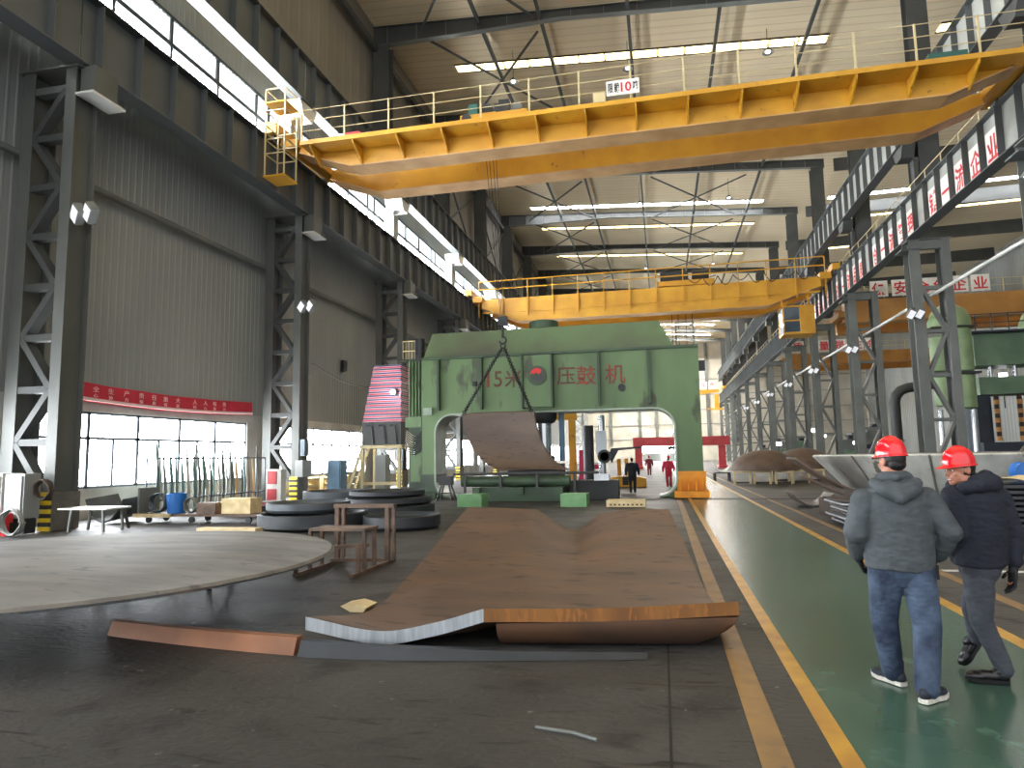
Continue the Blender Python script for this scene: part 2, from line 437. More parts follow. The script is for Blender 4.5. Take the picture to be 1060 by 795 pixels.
def make_girder(side, y, z0, z1, label, group, name='runway_girder', n=8, wide=.3, sh=0., mat_='girder_grey'):
    """one bay of plate girder: web, flanges and stiffeners"""
    x = XL if side < 0 else XR
    f = -side                                     # direction of the hall
    t = thing(name, label, 'girder', (x, y+6, z0), group)
    y0, y1 = y+.02, y+11.98
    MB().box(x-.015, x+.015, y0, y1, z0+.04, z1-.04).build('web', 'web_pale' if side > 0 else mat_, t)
    MB().box(x-wide, x+wide, y0, y1, z0, z0+.04).build('bottom_flange', mat_, t)
    MB().box(x-wide, x+wide, y0, y1, z1-.04, z1).build('top_flange', mat_, t)
    src = None
    for i in range(n):
        yy = y0+.02+sh+i*(11.94/n) if sh else y0+.01+i*(11.92/n)
        if src is None:
            src = MB().box(min(x+f*.016, x+f*.27), max(x+f*.016, x+f*.27), yy, yy+.03, z0+.045, z1-.045).build('stiffener', mat_, t); ys = yy
        else:
            o = src.copy(); COL.objects.link(o); o.parent = t; o.location = (0, yy-ys, 0)
    return t
bayname = lambda k: ORD[k]
for side in (-1, 1):
    sn = 'left' if side < 0 else 'right'
    for k in range(-1, 9 if side < 0 else 12):
        if side > 0 and k < 0: continue
        y = YC+12*k
        if side < 0 and k < 0: y = YC-12
        far = k+1 if side < 0 else k
        lab = 'grey lower runway girder span along the %s row, %s span from the camera' % (sn, ORD[far])
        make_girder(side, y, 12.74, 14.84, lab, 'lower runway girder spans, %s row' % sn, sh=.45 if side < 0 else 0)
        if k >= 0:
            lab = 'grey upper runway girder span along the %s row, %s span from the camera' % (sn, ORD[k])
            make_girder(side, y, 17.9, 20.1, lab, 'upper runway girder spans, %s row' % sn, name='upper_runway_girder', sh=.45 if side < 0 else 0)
# crane rails
for side in (-1,1):
    x = XL if side < 0 else XR; sn = 'left' if side < 0 else 'right'
    for z, w in ((14.85,'lower'),(20.11,'upper')):
        single(MB().box(x-.06, x+.06, YC-12 if side<0 else YC, YF-2, z, z+.13), 'crane_rail', 'crane rail on top of the %s %s runway girders' % (w, sn), 'rail', 'steel_dark', 'crane rails')
# stub columns that carry the upper girders, and the tall roof columns
for side in (-1,1):
    x = XL if side < 0 else XR; sn = 'left' if side < 0 else 'right'
    xo = x+side*1.5
    for k in range(1 if side > 0 else 0, 9 if side < 0 else 12):
        y = YC+12*k
        t = thing('girder_post', '%s steel post under the %s upper girder, %s from the camera' % ('daylit white' if side < 0 else 'grey', sn, ORD[k-(1 if side>0 else 0)]), 'post', (x, y, 15.), 'posts under the upper girders, %s row' % sn)
        m_ = 'white_paint' if side < 0 else 'steel_dark'  # white here stands for daylight falling on the left posts
        b = MB(); h_section(b, x+side*(.75 if side<0 else .5), y, 15.0, 17.2, hx=.3 if side<0 else .12, hy=.4); b.build('post', m_, t)
        MB().prism([(y-.4,17.21),(y+.4,17.21),(y+.75,17.87),(y-.75,17.87)], 0, x-.2, x+.45).build('bearing_head', m_, t) if side > 0 else MB().prism([(y-.4,17.21),(y+.4,17.21),(y+.75,17.87),(y-.75,17.87)], 0, x-.9, x+.2).build('bearing_head', m_, t)
        MB().box(*((xo,x-.46) if side<0 else (x+.36,x+.64)), y-.46, y-.41, 17.0, 17.1).build('tie_plate', m_, t)
XCL, XCR = -16.75, 14.5
def rafter_z(x):
    return 28.5 if x < -5 else 28.5-.075*(x+5)
rk = range(2, 13)
for k in rk:
    y = YC+12*k
    # tall roof columns
    for side, x in ((-1,XCL),(1,XCR)):
        if k > 9 and side < 0: continue
        sn = 'left' if side < 0 else 'right'
        b = MB(); h_section(b, x, y, 20.2 if side<0 else 15.0, rafter_z(x)-.06, hx=.56 if side<0 else .52, hy=.35)
        single(b, 'roof_column', 'tall dark roof column of the %s row, %s from the camera' % (sn, ORD[k-2]), 'column', 'steel_dark', 'roof columns, %s row' % sn)
def rafter_z(x):
    """underside of the tapered rafters"""
    if x < -5: return 28.5+(.05 if x < -12 else 0)-.0*(x+5)
    return 28.5-.075*(x+5)
for k in range(1, 13):
    y = YC+12*k
    t = thing('roof_rafter', 'dark tapered steel roof rafter, %s across the hall from the camera' % ORD[k-1], 'rafter', (-1, y, 28.), 'roof rafters')
    xs = [-17.4,-16,-12,-8,-5,0,5,10,14.0,15.2]
    top = [(x, roofz(x)-.45) for x in xs]; bot = [(x, rafter_z(x)+.03) for x in xs]
    MB().prism(top+bot[::-1], 1, y-.02, y+.02).build('web', 'steel_dark', t)
    b = MB()
    for (xa,za),(xb,zb) in zip(bot, bot[1:]): b.add([(xa,y-.2,za-.03),(xb,y-.2,zb-.03),(xb,y+.2,zb-.03),(xa,y+.2,za-.03),(xa,y-.2,za),(xb,y-.2,zb),(xb,y+.2,zb),(xa,y+.2,za)],[(3,2,1,0),(4,5,6,7),(0,1,5,4),(2,3,7,6)])
    b.build('bottom_flange', 'steel_grey', t)
    b = MB()
    for (xa,za),(xb,zb) in zip(top, top[1:]): b.add([(xa,y-.2,za),(xb,y-.2,zb),(xb,y+.2,zb),(xa,y+.2,za),(xa,y-.2,za+.03),(xb,y-.2,zb+.03),(xb,y+.2,zb+.03),(xa,y+.2,za+.03)],[(3,2,1,0),(4,5,6,7),(0,1,5,4),(2,3,7,6)])
    b.build('top_flange', 'steel_dark', t)
    if k < 8:
        for i in range(16):
            x = -16.4+i*2; MB().box(x-.012, x+.012, y-.19, y-.025, rafter_z(x)+.05, roofz(x)-.5).build('stiffener', 'steel_grey', t)
    # right-bay continuation of the frame
    if 2 <= k <= 10:
        xs2 = [16.0,22,30,38,44]; pr = [(x, roofz(x)-.4) for x in xs2]+[(x, 26.6) for x in xs2[::-1]]
        single(MB().prism(pr, 1, y-.12, y+.12), 'side_bay_rafter', 'dark steel rafter over the right-hand side bay, %s from the camera' % ORD[k-2], 'rafter', 'steel_dark', 'side bay rafters')
# longitudinal tie struts under the roof and X bracing near the left eave
for i, x in enumerate((-10.2, -6.3, -.95, 4.4, 9.9)):
    for k in range(1, 9):
        y = YC+12*k
        single(MB().box(x-.1, x+.1, y+.24, y+11.76, roofz(x)-.95, roofz(x)-.75), 'tie_strut', 'dark roof tie strut, %s line from the left, %s bay from the camera' % (ORD[i], ORD[k-1]), 'strut', 'steel_dark', 'roof tie struts')
for k in range(1, 8):
    y = YC+12*k
    for j, (xa, xb) in enumerate(((-13.9,-6.6), (.0, 8.6))):
        if j == 1 and k < 3: continue
        for s in (0, 1):
            p = (xa if s == 0 else xb, y+.6, roofz(xa if s == 0 else xb)-1.12-.16*s); q = (xb if s == 0 else xa, y+11.4, roofz(xb if s == 0 else xa)-1.12-.16*s)
            single(MB().bar(p, q, .13, .1), 'diagonal_roof_brace', 'thin %s roof cross brace, %s bay from the camera, leaning %s' % (('left','right')[j], ORD[k-1], ('away to the right','away to the left')[s]), 'brace', 'steel_dark', 'roof cross braces')
for x, z, nm in ((-17.1, 28.2, 'eave'),):
    for k in range(1, 8):
        y = YC+12*k
        single(MB().box(x-.15, x+.15, y+.4, y+11.6, z-.2, z+.2), 'eave_beam', 'dark eave beam along the left wall top, %s bay from the camera' % ORD[k-1], 'beam', 'steel_dark', 'left eave beams', kind='thing')
for k in range(3, 7):                              # wall bracing between the tall left columns
    y = YC+12*k
    for s in (0,1):
        a, c = (20.6, 27.6) if s == 0 else (27.6, 20.6)
        single(MB().bar((XCL-.25-.16*s, y+.6, a), (XCL-.25-.16*s, y+11.4, c), .14, .1), 'wall_brace', 'diagonal wall brace between tall left columns, %s bay, %s towards the far end' % (ORD[k-3], ('rising','falling')[s]), 'brace', 'steel_dark', 'left wall braces')
# roof lights
def roof_light(y, x0, x1, m, label, n=14, w=.9):
    t = thing('roof_light', label, 'skylight', ((x0+x1)/2, y, roofz((x0+x1)/2)-.05), 'roof light strips')
    step = (x1-x0)/n
    b = MB(); f = MB()
    for i in range(n):
        a, c = x0+i*step+.08, x0+(i+1)*step-.08
        b.add([(a,y-w/2,roofz(a)-.05),(c,y-w/2,roofz(c)-.05),(c,y+w/2,roofz(c)-.05),(a,y+w/2,roofz(a)-.05),(a,y-w/2,roofz(a)-.01),(c,y-w/2,roofz(c)-.01),(c,y+w/2,roofz(c)-.01),(a,y+w/2,roofz(a)-.01)],[(0,1,2,3),(7,6,5,4),(0,4,5,1),(1,5,6,2),(2,6,7,3),(3,7,4,0)])
    b.build('glazing', m, t)
    for s in (-1, 1):
        yy = y+s*(w/2+.05)
        f.add([(x0,yy-.04,roofz(x0)-.1),(x1,yy-.04,roofz(x1)-.1),(x1,yy+.04,roofz(x1)-.1),(x0,yy+.04,roofz(x0)-.1),(x0,yy-.04,roofz(x0)-.01),(x1,yy-.04,roofz(x1)-.01),(x1,yy+.04,roofz(x1)-.01),(x0,yy+.04,roofz(x0)-.01)],[(3,2,1,0),(4,5,6,7),(0,1,5,4),(1,2,6,5),(2,3,7,6),(3,0,4,7)])
    f.build('kerb', 'rust_dark', t)
rl = [(8.6,'w'),(20.6,'w'),(32.6,'w'),(44.6,'w'),(56.6,'w'),(73.4,'b'),(80.6,'w'),(92.6,'w'),(121,'g'),(133,'g'),(144,'g'),(156,'g')]  # g strips are added glowing panels that brighten the far end
for i, (y, c) in enumerate(rl):
    roof_light(y, -13.6, 11.6, {'w':'daylit_roof_warm','b':'daylit_roof_white','g':'daylit_roof_bright'}[c], '%s strip of roof lights across the main hall, %s strip from the camera' % ('warm yellow' if c == 'w' else 'bright white', ORD[i]))
for i, (y, c) in enumerate([(38,'w'),(44.6,'w'),(56.6,'w'),(73.4,'b'),(80.6,'w'),(92.6,'w')]):
    roof_light(y, 18, 42, 'daylit_roof_warm' if c == 'w' else 'daylit_roof_white', '%s strip of roof lights over the right side bay, %s from the camera' % ('warm yellow' if c == 'w' else 'bright white', ORD[i]))
# pendant high-bay lamps
def pendant(x, y, z, label):
    t = thing('pendant_lamp', label, 'lamp', (x, y, z), 'pendant roof lamps')
    MB().cyl((x,y,z+.32),(x,y,roofz(x)-.02), .02, 6).build('suspension_rod', 'steel_dark', t)
    MB().lathe([(.06,.34),(.1,.3),(.3,.06),(.34,0),(.31,0),(.27,.06),(.05,.28)], (x,y,z), 20).build('shade', 'steel_dark', t, 40)
    MB().sph((x,y,z+.08), .15, .15, .1, 12, 8).build('bulb', 'lamp_soft', t, 60)
for i, (x, y, z) in enumerate(((-1.2,43,27.2),(7.6,43,27.0),(-1.2,67,26.9),(7.4,67,26.6),(-1.2,91,26.8),(7.6,91,26.7),(-9,43,27.4))):
    pendant(x, y, z, 'small pendant roof lamp, %s' % ['beside the 10 ton sign','above the right end of the near crane','in the middle beyond the near crane','right of middle beyond the near crane','far one in the middle','far one on the right','above the near crane trolley'][i])
# ------------------------------------------------------------------ bridge cranes
mat('crane_yellow', srgb(208,156,42), srgb(188,134,34), rough=.5, scale=.7, c3=srgb(140,96,36), scale3=3, t3=.66)
mat('crane_flange', srgb(206,164,112), srgb(180,138,86), rough=.55, scale=.8)
mat('crane_orange', srgb(196,142,72), srgb(170,118,58), rough=.55, scale=.5)
mat('rail_cream', srgb(196,180,136), rough=.5)
mat('sign_white', srgb(236,234,228), srgb(222,220,214), rough=.5, scale=2)
mat('sign_red', srgb(204,34,40), rough=.5)
mat('sign_black', srgb(30,30,32), rough=.5)
mat('cable_black', srgb(30,30,30), rough=.6)
mat('dark_glass', srgb(60,74,84), rough=.1)
mat('cab_glass', srgb(168,190,200), rough=.1)
mat('machine_dark', srgb(48,50,52), srgb(36,38,40), rough=.5, scale=3)
mat('teal_motor', srgb(44,92,84), rough=.4)

def box_girder(t, x0, x1, xa, xb, y, w, zb, zt, m='crane_yellow', rise=.85):
    """box girder with tapered ends: body and pale bottom flange"""
    pts = [(x0,zb+rise),(xa,zb),(xb,zb),(x1,zb+rise),(x1,zt),(x0,zt)]
    g = MB().prism(pts, 1, y, y+w).build('main_girder', m, t)
    b = MB(); q = [(x0,zb+rise),(xa,zb),(xb,zb),(x1,zb+rise)]
    for (a,za),(c,zc) in zip(q,q[1:]):
        b.add([(a,y-.12,za-.05),(c,y-.12,zc-.05),(c,y+w+.12,zc-.05),(a,y+w+.12,za-.05),(a,y-.12,za-.005),(c,y-.12,zc-.005),(c,y+w+.12,zc-.005),(a,y+w+.12,za-.005)],[(3,2,1,0),(4,5,6,7),(0,1,5,4),(1,2,6,5),(2,3,7,6),(3,0,4,7)])
    b.build('bottom_flange', 'crane_flange', g)
    return g
def handrail(t, x0, x1, y, z0, n, h=1.1, rails=(1.08,.72,.36), m='rail_cream', r=.022, name='railing'):
    g = MB()
    for k in rails: g.cyl((x0,y,z0+k),(x1,y,z0+k), r, 6)
    rl_ = g.build(name, m, t)
    src = None
    for i in range(n+1):
        x = x0+(x1-x0)*i/n
        if src is None: src = MB().box(x-.03,x+.03,y-.03,y+.03,z0,z0+h).build('railing_post', m, rl_); xs = x
        else: o = src.copy(); COL.objects.link(o); o.parent = rl_; o.location = (x-xs,0,0)
    return rl_
def wheel(b, x, y, z, r): b.lathe([(.0,-.08),(r*.4,-.08),(r,-.06),(r,.06),(r*.4,.08),(0,.08)], (x,y,z), 20, axis=0)
def end_carriage(t, x, y0, y1, m='crane_yellow'):
    e = MB().box(x-.28, x+.28, y0, y1, 15.28, 15.75).build('end_carriage', m, t)
    for y in (y0+.5, y1-.5):
        b = MB(); wheel(b, x, y, 15.24, .25); b.build('wheel', 'machine_dark', e, 40)
    return e

# near crane: walkway with brackets on the camera side
ZB, ZT = 13.92, 15.2
t = thing('bridge_crane', 'yellow overhead travelling crane nearest the camera, carrying the 10 ton limit sign', 'crane', (-1.05, 26.3, 13.8))
box_girder(t, -14.6, 12.5, -12.2, 10.2, 24.95, .75, ZB, ZT)
box_girder(t, -14.6, 12.5, -12.2, 10.2, 27.75, .75, ZB, ZT)
end_carriage(t, XL, 23.9, 29.2); end_carriage(t, XR, 23.9, 29.2)
for x0, x1 in ((XL+.3,-14.55),(12.45,XR-.3)):
    MB().box(x0, x1, 24.6, 28.6, 14.95, 15.25).build('end_tie', 'crane_yellow', t)
MB().box(-14.05, 12.9, 23.98, 24.93, 14.62, 14.70).build('walkway', 'crane_yellow', t)
MB().box(-14.05, 12.9, 23.95, 23.975, 14.60, 14.78).build('toe_board', 'crane_yellow', t)
src = None
for i in range(15):
    x = -13.6+i*1.88
    if src is None:
        src = MB().prism([(23.99,14.61),(24.05,14.48),(24.94,13.98),(24.94,14.61)], 0, x-.03, x+.03)
        src = src.build('walkway_bracket', 'crane_yellow', t); xs = x
    else: o = src.copy(); COL.objects.link(o); o.parent = t; o.location = (x-xs,0,0)
handrail(t, -14.0, 12.8, 24.02, 14.71, 14, 1.42, (1.4,.95,.5), r=.015)
handrail(t, -14.6, 12.8, 28.7, 15.0, 12, 1.0, (.98,.5), r=.02)
MB().box(-14.0, 12.0, 25.2, 25.3, 15.205, 15.32).build('trolley_rail', 'steel_dark', t)
s = MB().box(-1.48, -.28, 23.93, 23.965, 14.95, 15.52).build('sign_board', 'sign_white', t)
text_mb('限', .40, (-1.33,23.925,15.235), (1,0,0), (0,0,1), .003, .5, .008).build('lettering', 'sign_black', s); text_mb('载', .40, (-1.10,23.925,15.235), (1,0,0), (0,0,1), .003, .5, .008).build('lettering', 'sign_black', s)
text_mb('10', .50, (-.76,23.925,15.235), (1,0,0), (0,0,1), .003, .95, .012).build('lettering', 'sign_red', s)
text_mb('吨', .40, (-.42,23.925,15.235), (1,0,0), (0,0,1), .003, .5, .008).build('lettering', 'sign_black', s)
MB().box(-1.98, -1.53, 23.93, 23.96, 14.76, 15.14).build('notice_plate', 'rail_cream', t)
r_ = MB().box(-12.05, -11.4, 24.0, 24.6, 14.71, 14.9).build('tool_box', 'sign_red', t)
MB().box(-12.5, -12.07, 24.0, 24.6, 14.71, 14.88).build('tool_box', 'sign_white', t)
# caged platform at the left end of the near crane
c = MB()
for x in (-15.0,-14.15):
    for y in (23.0, 23.9): c.box(x-.025,x+.025,y-.025,y+.025,13.0,16.6)
for z in (13.9,14.5,15.1,15.7,16.6):
    for y in (23.0,23.9): c.box(-15.0,-14.15,y-.02,y+.02,z-.02,z+.02)
    for x in (-15.0,-14.15): c.box(x-.02,x+.02,23.0,23.9,z-.02,z+.02)
g = c.build('ladder_cage', 'rail_cream', t)
MB().box(-15.04,-14.1,22.95,23.95,12.93,12.99).build('platform', 'crane_yellow', g)
MB().box(-15.04,-14.1,22.95,23.95,16.0,16.06).build('platform', 'crane_yellow', g)
# trolley
tr = MB().box(-7.6,-5.6,25.4,28.2,15.36,15.75).build('trolley', 'crane_yellow', t)
for x in (-7.3,-5.9):
    b = MB(); b.lathe([(0,-.06),(.2,-.06),(.2,.06),(0,.06)], (x,25.35,15.55), 18, axis=1); b.build('wheel','machine_dark',tr,40)
MB().cyl((-6.6,25.9,16.1),(-6.6,27.7,16.1),.32,18).build('hoist_drum','machine_dark',tr,40)
MB().box(-7.3,-6.9,25.6,26.1,15.76,16.3).build('motor','teal_motor',tr)
MB().box(-6.2,-5.8,25.6,26.0,15.76,16.2).build('gearbox','machine_dark',tr)
b = MB()
for x in (-6.75,-6.6,-6.42,-6.28): b.cyl((x,26.0,15.35),(-6.06+(x+6.5)*.35,25.95,7.35),.014,5)
b.build('hoist_rope','cable_black',tr)
# electrical cabinet and lamp at the right end
MB().box(9.4,10.6,24.2,24.7,14.71,15.1).build('control_box','teal_motor',t)
q_ = MB().box(-6.75,-4.55,24.25,24.4,14.8,15.08).build('cable_tray','crane_yellow',t)
MB().box(-5.7,-5.3,24.3,24.7,15.09,15.6).build('switch_gear','machine_dark',q_); MB().lathe([(0,-.1),(.2,-.1),(.2,.1),(0,.1)],(-5.0,24.5,15.3),16,axis=1).build('cable_reel','steel_grey',q_,40)

# second crane with driver cab
t = thing('bridge_crane', 'yellow overhead crane farther down the hall, with the hanging driver cab', 'crane', (-1.05, 55.5, 12.6))
ZB, ZT = 12.95, 14.95
for y in (54.0, 57.4): box_girder(t, -14.4, 12.3, -11.3, 8.4, y, .9, ZB, ZT, rise=1.3)
MB().box(-14.3, 12.2, 53.93, 53.995, 13.72, 13.86).build('stiffening_rail', 'crane_yellow', t)
end_carriage(t, XL, 53.4, 59); end_carriage(t, XR, 53.4, 59)
for x0, x1 in ((XL+.3,-14.3),(12.2,XR-.3)): MB().box(x0, x1, 53.7, 58.6, 14.7, 15.2).build('end_tie', 'crane_yellow', t)
handrail(t, -14.6, 12.6, 53.86, 14.98, 13, 1.5, (1.48,.8), r=.05, m='crane_yellow')
src = None
for i in range(14):
    x = -14.6+i*27.2/13
    if src is None: src = MB().box(x-.05,x+.05,53.8,53.92,13.4,14.97).build('post_bracket','crane_yellow',t); xs = x
    else: o = src.copy(); COL.objects.link(o); o.parent = t; o.location = (x-xs,0,0)
tr = MB().box(.2,4.6,54.3,58.2,15.1,15.5).build('trolley','crane_yellow',t)
MB().box(.4,2.6,54.6,55.8,15.51,16.3).build('motor','machine_dark',tr)
MB().cyl((2.9,55,16.0),(4.2,55,16.0),.42,18).build('hoist_drum','machine_dark',tr,40)
b = MB()
for i in range(9):
    x = 2.5+i*1.15
    b.tube([(x+1.15*k/8, 53.9, 15.55-.75*math.sin(PI*k/8)*(1 if i%3 else .6)) for k in range(9)], .035, 6)
b.build('festoon_cable','cable_black',t,40)
b = MB()
for x in (1.2,1.7,2.3,2.8): b.cyl((x,55.5,15.05),(x,55.5,9.1),.03,6)
b.build('hoist_rope','cable_black',tr)
MB().box(.9,3.6,55.2,55.8,8.3,9.1).build('hook_block','machine_dark',tr)
cab = MB().box(9.25,11.5,53.0,55.0,10.45,10.62).build('cab','crane_yellow',t)
MB().box(9.2,11.55,52.95,55.05,12.5,12.62).build('roof','crane_yellow',cab)
MB().box(10.55,11.5,53.0,55.0,10.63,12.49).build('side_panel','crane_yellow',cab)
b = MB()
for (x,y) in ((9.3,53.05),(10.5,53.05),(9.3,54.95)): b.box(x-.05,x+.05,y-.05,y+.05,10.63,12.49)
for z in (11.5,): b.box(9.3,10.5,53.02,53.08,z-.05,z+.05).box(9.27,9.33,53.05,54.95,z-.05,z+.05)
b.build('window_frame','crane_yellow',cab)
MB().box(9.36,10.44,53.05,53.07,10.64,12.48).build('windscreen','dark_glass',cab)
MB().box(9.29,9.31,53.11,54.89,10.64,12.48).build('windscreen','cab_glass',cab)
b = MB()
b.box(9.34,9.46,53.9,54.02,12.63,13.4).box(11.24,11.36,53.9,54.02,12.63,13.6).box(9.34,11.36,53.9,54.02,12.632,12.7)
b.build('hanger','crane_yellow',cab)

# far crane with the two sign boards
t = thing('bridge_crane', 'small far yellow crane with two white boards, right of the green press', 'crane', (-1,148,14))
box_girder(t, -14.4, 12.3, -11.5, 7.5, 148, 1.1, 14.15, 15.2, rise=.5)
end_carriage(t, XR-.02, 146.5, 151.5); end_carriage(t, XL, 146.5, 151.5)
for x, ch in ((9.1,'生'),(10.8,'产')):
    s = MB().box(x-.7,x+.7,147.7,147.76,15.35,16.8).build('sign_board','sign_white',t)
    text_mb(ch,1.15,(x,147.69,16.08),(1,0,0),(0,0,1),.005,1.,.02).build('lettering','sign_red',s)
h_ = MB().box(11.2,12.1,147.4,147.95,11.2,14.1).build('hoist','crane_yellow',t)
MB().box(9.8,12.9,147.3,147.9,10.8,11.15).build('load_beam','crane_yellow',h_)

# side-bay cranes with sign boards
def side_crane(y, zb, zt, chars, xs, h, label):
    t = thing('bridge_crane', label, 'crane', (29, y, zb))
    MB().box(15.9,43,y,y+1.,zb,zt).build('main_girder','crane_orange',t)
    MB().box(15.9,43,y+3,y+4.,zb-.5,zt-.2).build('main_girder','crane_orange',t)
    MB().box(15.6,43,y-.1,y+1.1,zb-.06,zb-.01).build('bottom_flange','crane_flange',t)
    for x, ch in zip(xs, chars):
        s = MB().box(x-h*.6,x+h*.6,y-.32,y-.26,zt+.1,zt+.1+h*1.2).build('sign_board','sign_white',t)
        text_mb(ch,h,(x,y-.33,zt+.1+h*.6),(1,0,0),(0,0,1),.005,1.,.02).build('lettering','sign_red',s)
    handrail(t,16,43,y-.2,zt+.02,18,1.1,(1.08,.5))
    for x in (15.55,43.2): MB().box(x-.3,x+.3,y-.5,y+4.5,zb+.4,zb+.9).build('end_carriage','crane_orange',t)
side_crane(62, 12.7, 14.6, '保安全创企业', (18.6,20.3,21.9,23.3,24.7,26.3), 1.15, 'orange-brown crane in the right side bay, nearer one with the white lettered boards')
side_crane(90, 12.6, 14.0, '质量是生命', (17.2,20.3,22.1,24.1,25.7), 1.2, 'orange crane deeper in the right side bay, smaller lettered boards behind the columns')

# ------------------------------------------------------------------ slogan boards on the right runway girder
seq = '业企流一铸_理管流一创_质品流一造_才人流一育'
slot = 0
for i, ch in enumerate(seq):
    y = 28.9+1.5*i
    if ch == '_': continue
    t = thing('slogan_board', 'white board with red character %s on the right girder%s' % (ch, {'一':', a single stroke, %s from the camera' % ORD[i//6],'流':', %s from the camera' % ORD[i//6]}.get(ch,'')), 'sign', (XR-.06, y, 12.9), 'slogan boards on the right girder')
    MB().box(XR-.075,XR-.05,y-.60,y+.60,12.82,14.25).build('board','sign_white',t)
    text_mb(ch,1.12,(XR-.08,y,13.52),(0,-1,0),(0,0,1),.004,.95,.022).build('lettering','sign_red',t)
# handrail on the right girder top
b = thing('girder_railing','pale handrail along the top of the right lower runway girder','railing',(XR-.4,60,14.85))
g = MB()
for z in (15.35,15.85): g.cyl((XR+.31,26.6,z),(XR+.31,158,z),.025,6)
g.build('rail','rail_cream',b)
src=None
for i in range(66):
    y = 26.7+i*2
    if src is None: src = MB().box(XR+.29,XR+.33,y-.02,y+.02,14.86,15.87).build('railing_post','rail_cream',b); ys=y
    else: o=src.copy(); COL.objects.link(o); o.parent=b; o.location=(0,y-ys,0)
b = thing('girder_railing','grey handrail along the left lower runway girder, against the daylit ribbon window','railing',(-16.6,60,14.9))
g = MB()
for z in (15.45,16.0): g.cyl((-16.62,YC-11,z),(-16.62,110,z),.04,6)
g.build('rail','steel_grey',b)
src=None
for i in range(52):
    y = YC-10+i*2
    if src is None: src = MB().box(-16.66,-16.58,y-.04,y+.03,14.925,15.97).build('railing_post','steel_grey',b); ys=y
    else: o=src.copy(); COL.objects.link(o); o.parent=b; o.location=(0,y-ys,0)
single(MB().box(-16.95,-15.75,YC-12,112,14.86,14.92),'service_walkway','grey service walkway along the top of the left lower runway girder','walkway','girder_grey')
# long conduit through the right columns
single(MB().cyl((14.25,20,9.8),(14.25,YF-4,9.8),.09,10),'conduit_pipe','long pale pipe running level through the right row of columns','pipe','white_paint',smooth=40)
# floodlights on the columns
def flood(x, y, z, fx, label, group='column floodlights'):
    """two square lamp heads on a bracket, tipped down"""
    t = thing('floodlight', label, 'floodlight', (x,y,z), group)
    MB().box(x-.05,x+.05,y-.05,y+.12,z-.08,z+.5).build('mounting_bracket','steel_dark',t)
    for s in (-1,1):
        m = Matrix.Translation((x+s*.2,y-.18,z+.15)) @ Matrix.Rotation(fx,4,'Y') @ Matrix.Rotation(.5,4,'X')
        h = MB().box(-.17,.17,-.13,.08,-.25,.25).xf(m).build('lamp_head','steel_grey',t)
        MB().box(-.14,.14,-.15,-.135,-.21,.21).xf(m).build('lens','flood_face',h)
for i,k in enumerate(range(1,9)):
    y = YC+12*k
    flood(13.0, y-.75, (11.0 if k==1 else 8.5), .5, 'white twin floodlight on the right-hand column row, %s from the camera' % ORD[i])
flood(-14.95, YC+.2, 8.3, .9, 'grey twin floodlight on the nearest left column')
flood(-14.95, YC+11.9, 8.3, .9, 'grey twin floodlight on the second left column')
# left wall pipe and banner
single(MB().cyl((WX+.35,YB+1,10.4),(WX+.35,60,10.4),.11,10),'wall_pipe','grey pipe running level along the left wall cladding','pipe','steel_grey',smooth=40)
mat('banner_red', srgb(206,44,66), srgb(188,36,58), rough=.7, scale=1.5)
mat('banner_white', srgb(238,206,206), rough=.7)
t = thing('banner','long sagging red cloth banner with white writing above the left window ribbon','banner',(WX+.2,21.3,3.6))
def ban(u,v):
    y = 16.2+10.0*u; sag = .13*math.sin(PI*min(1,u*1.02))
    return (WX+.16+.05*math.sin(u*22)*(1-v), y, 4.26+.05*(1-u)-sag-(.60-.04*u)*v)
MB().grid(ban,40,6,(.006,0,0)).build('cloth','banner_red',t,60)
for txt, u0 in (('安全生产责任重大',.10),('人人有责',.62)):
    for j, ch in enumerate(txt):
        u = u0+j*.062; p = ban(u,.28); q = ban(u,.66)
        text_mb(ch,.2,(p[0]+.05,p[1],p[2]),(0,1,0),(0,0,1),.003,1.3).build('lettering','banner_white',t)
        text_mb('同心协力保质保量'[j],.14,(p[0]+.05,q[1],q[2]+.02),(0,1,0),(0,0,1),.003,1.3).build('lettering','banner_white',t)
b = MB()
for i in range(3): 
    v = .8+.06*i; b.tube([V(ban(k/30,v))+V((.03,0,0)) for k in range(31)],.018,5)
b.build('stripe','banner_white',t)
# ------------------------------------------------------------------ the green press
mat('press_green', srgb(98,124,80), srgb(78,102,64), rough=.45, scale=.5, c3=srgb(66,76,52), scale3=1.3, t3=.6, aniso=(1,1,.35))
mat('press_green_dark', srgb(62,86,60), srgb(48,64,48), rough=.5, scale=.8)
mat('press_upper', srgb(92,114,70), srgb(76,78,54), rough=.5, scale=.22, lo=.42, hi=.6)
mat('rim_pale', srgb(158,172,156), srgb(130,146,130), rough=.4)
mat('foot_yellow', srgb(228,150,30), srgb(204,128,24), rough=.5, scale=2)
mat('letter_worn', srgb(150,52,40), srgb(92,62,44), rough=.6, scale=6)
mat('letter_dark', srgb(78,62,46), srgb(112,52,40), rough=.6, scale=6)
mat('chrome', srgb(176,180,182), rough=.22, metal=1.)
mat('iron_black', srgb(38,40,41), srgb(28,29,30), rough=.5, scale=2)
mat('blue_paint', srgb(96,128,150), srgb(80,112,136), rough=.5, scale=2)
mat('cream_timber', srgb(222,202,158), srgb(200,178,132), rough=.7, scale=5)
mat('magenta_paint', srgb(206,48,96), rough=.5)
mat('paper_white', srgb(226,232,240), rough=.6)
mat('green_light', srgb(122,168,118), srgb(104,150,102), rough=.5, scale=2)
YP = 27.45
t = thing('press', 'huge green gantry press spanning the hall with red lettering on its crossbeam', 'press', (-4.2, 28.9, 0))
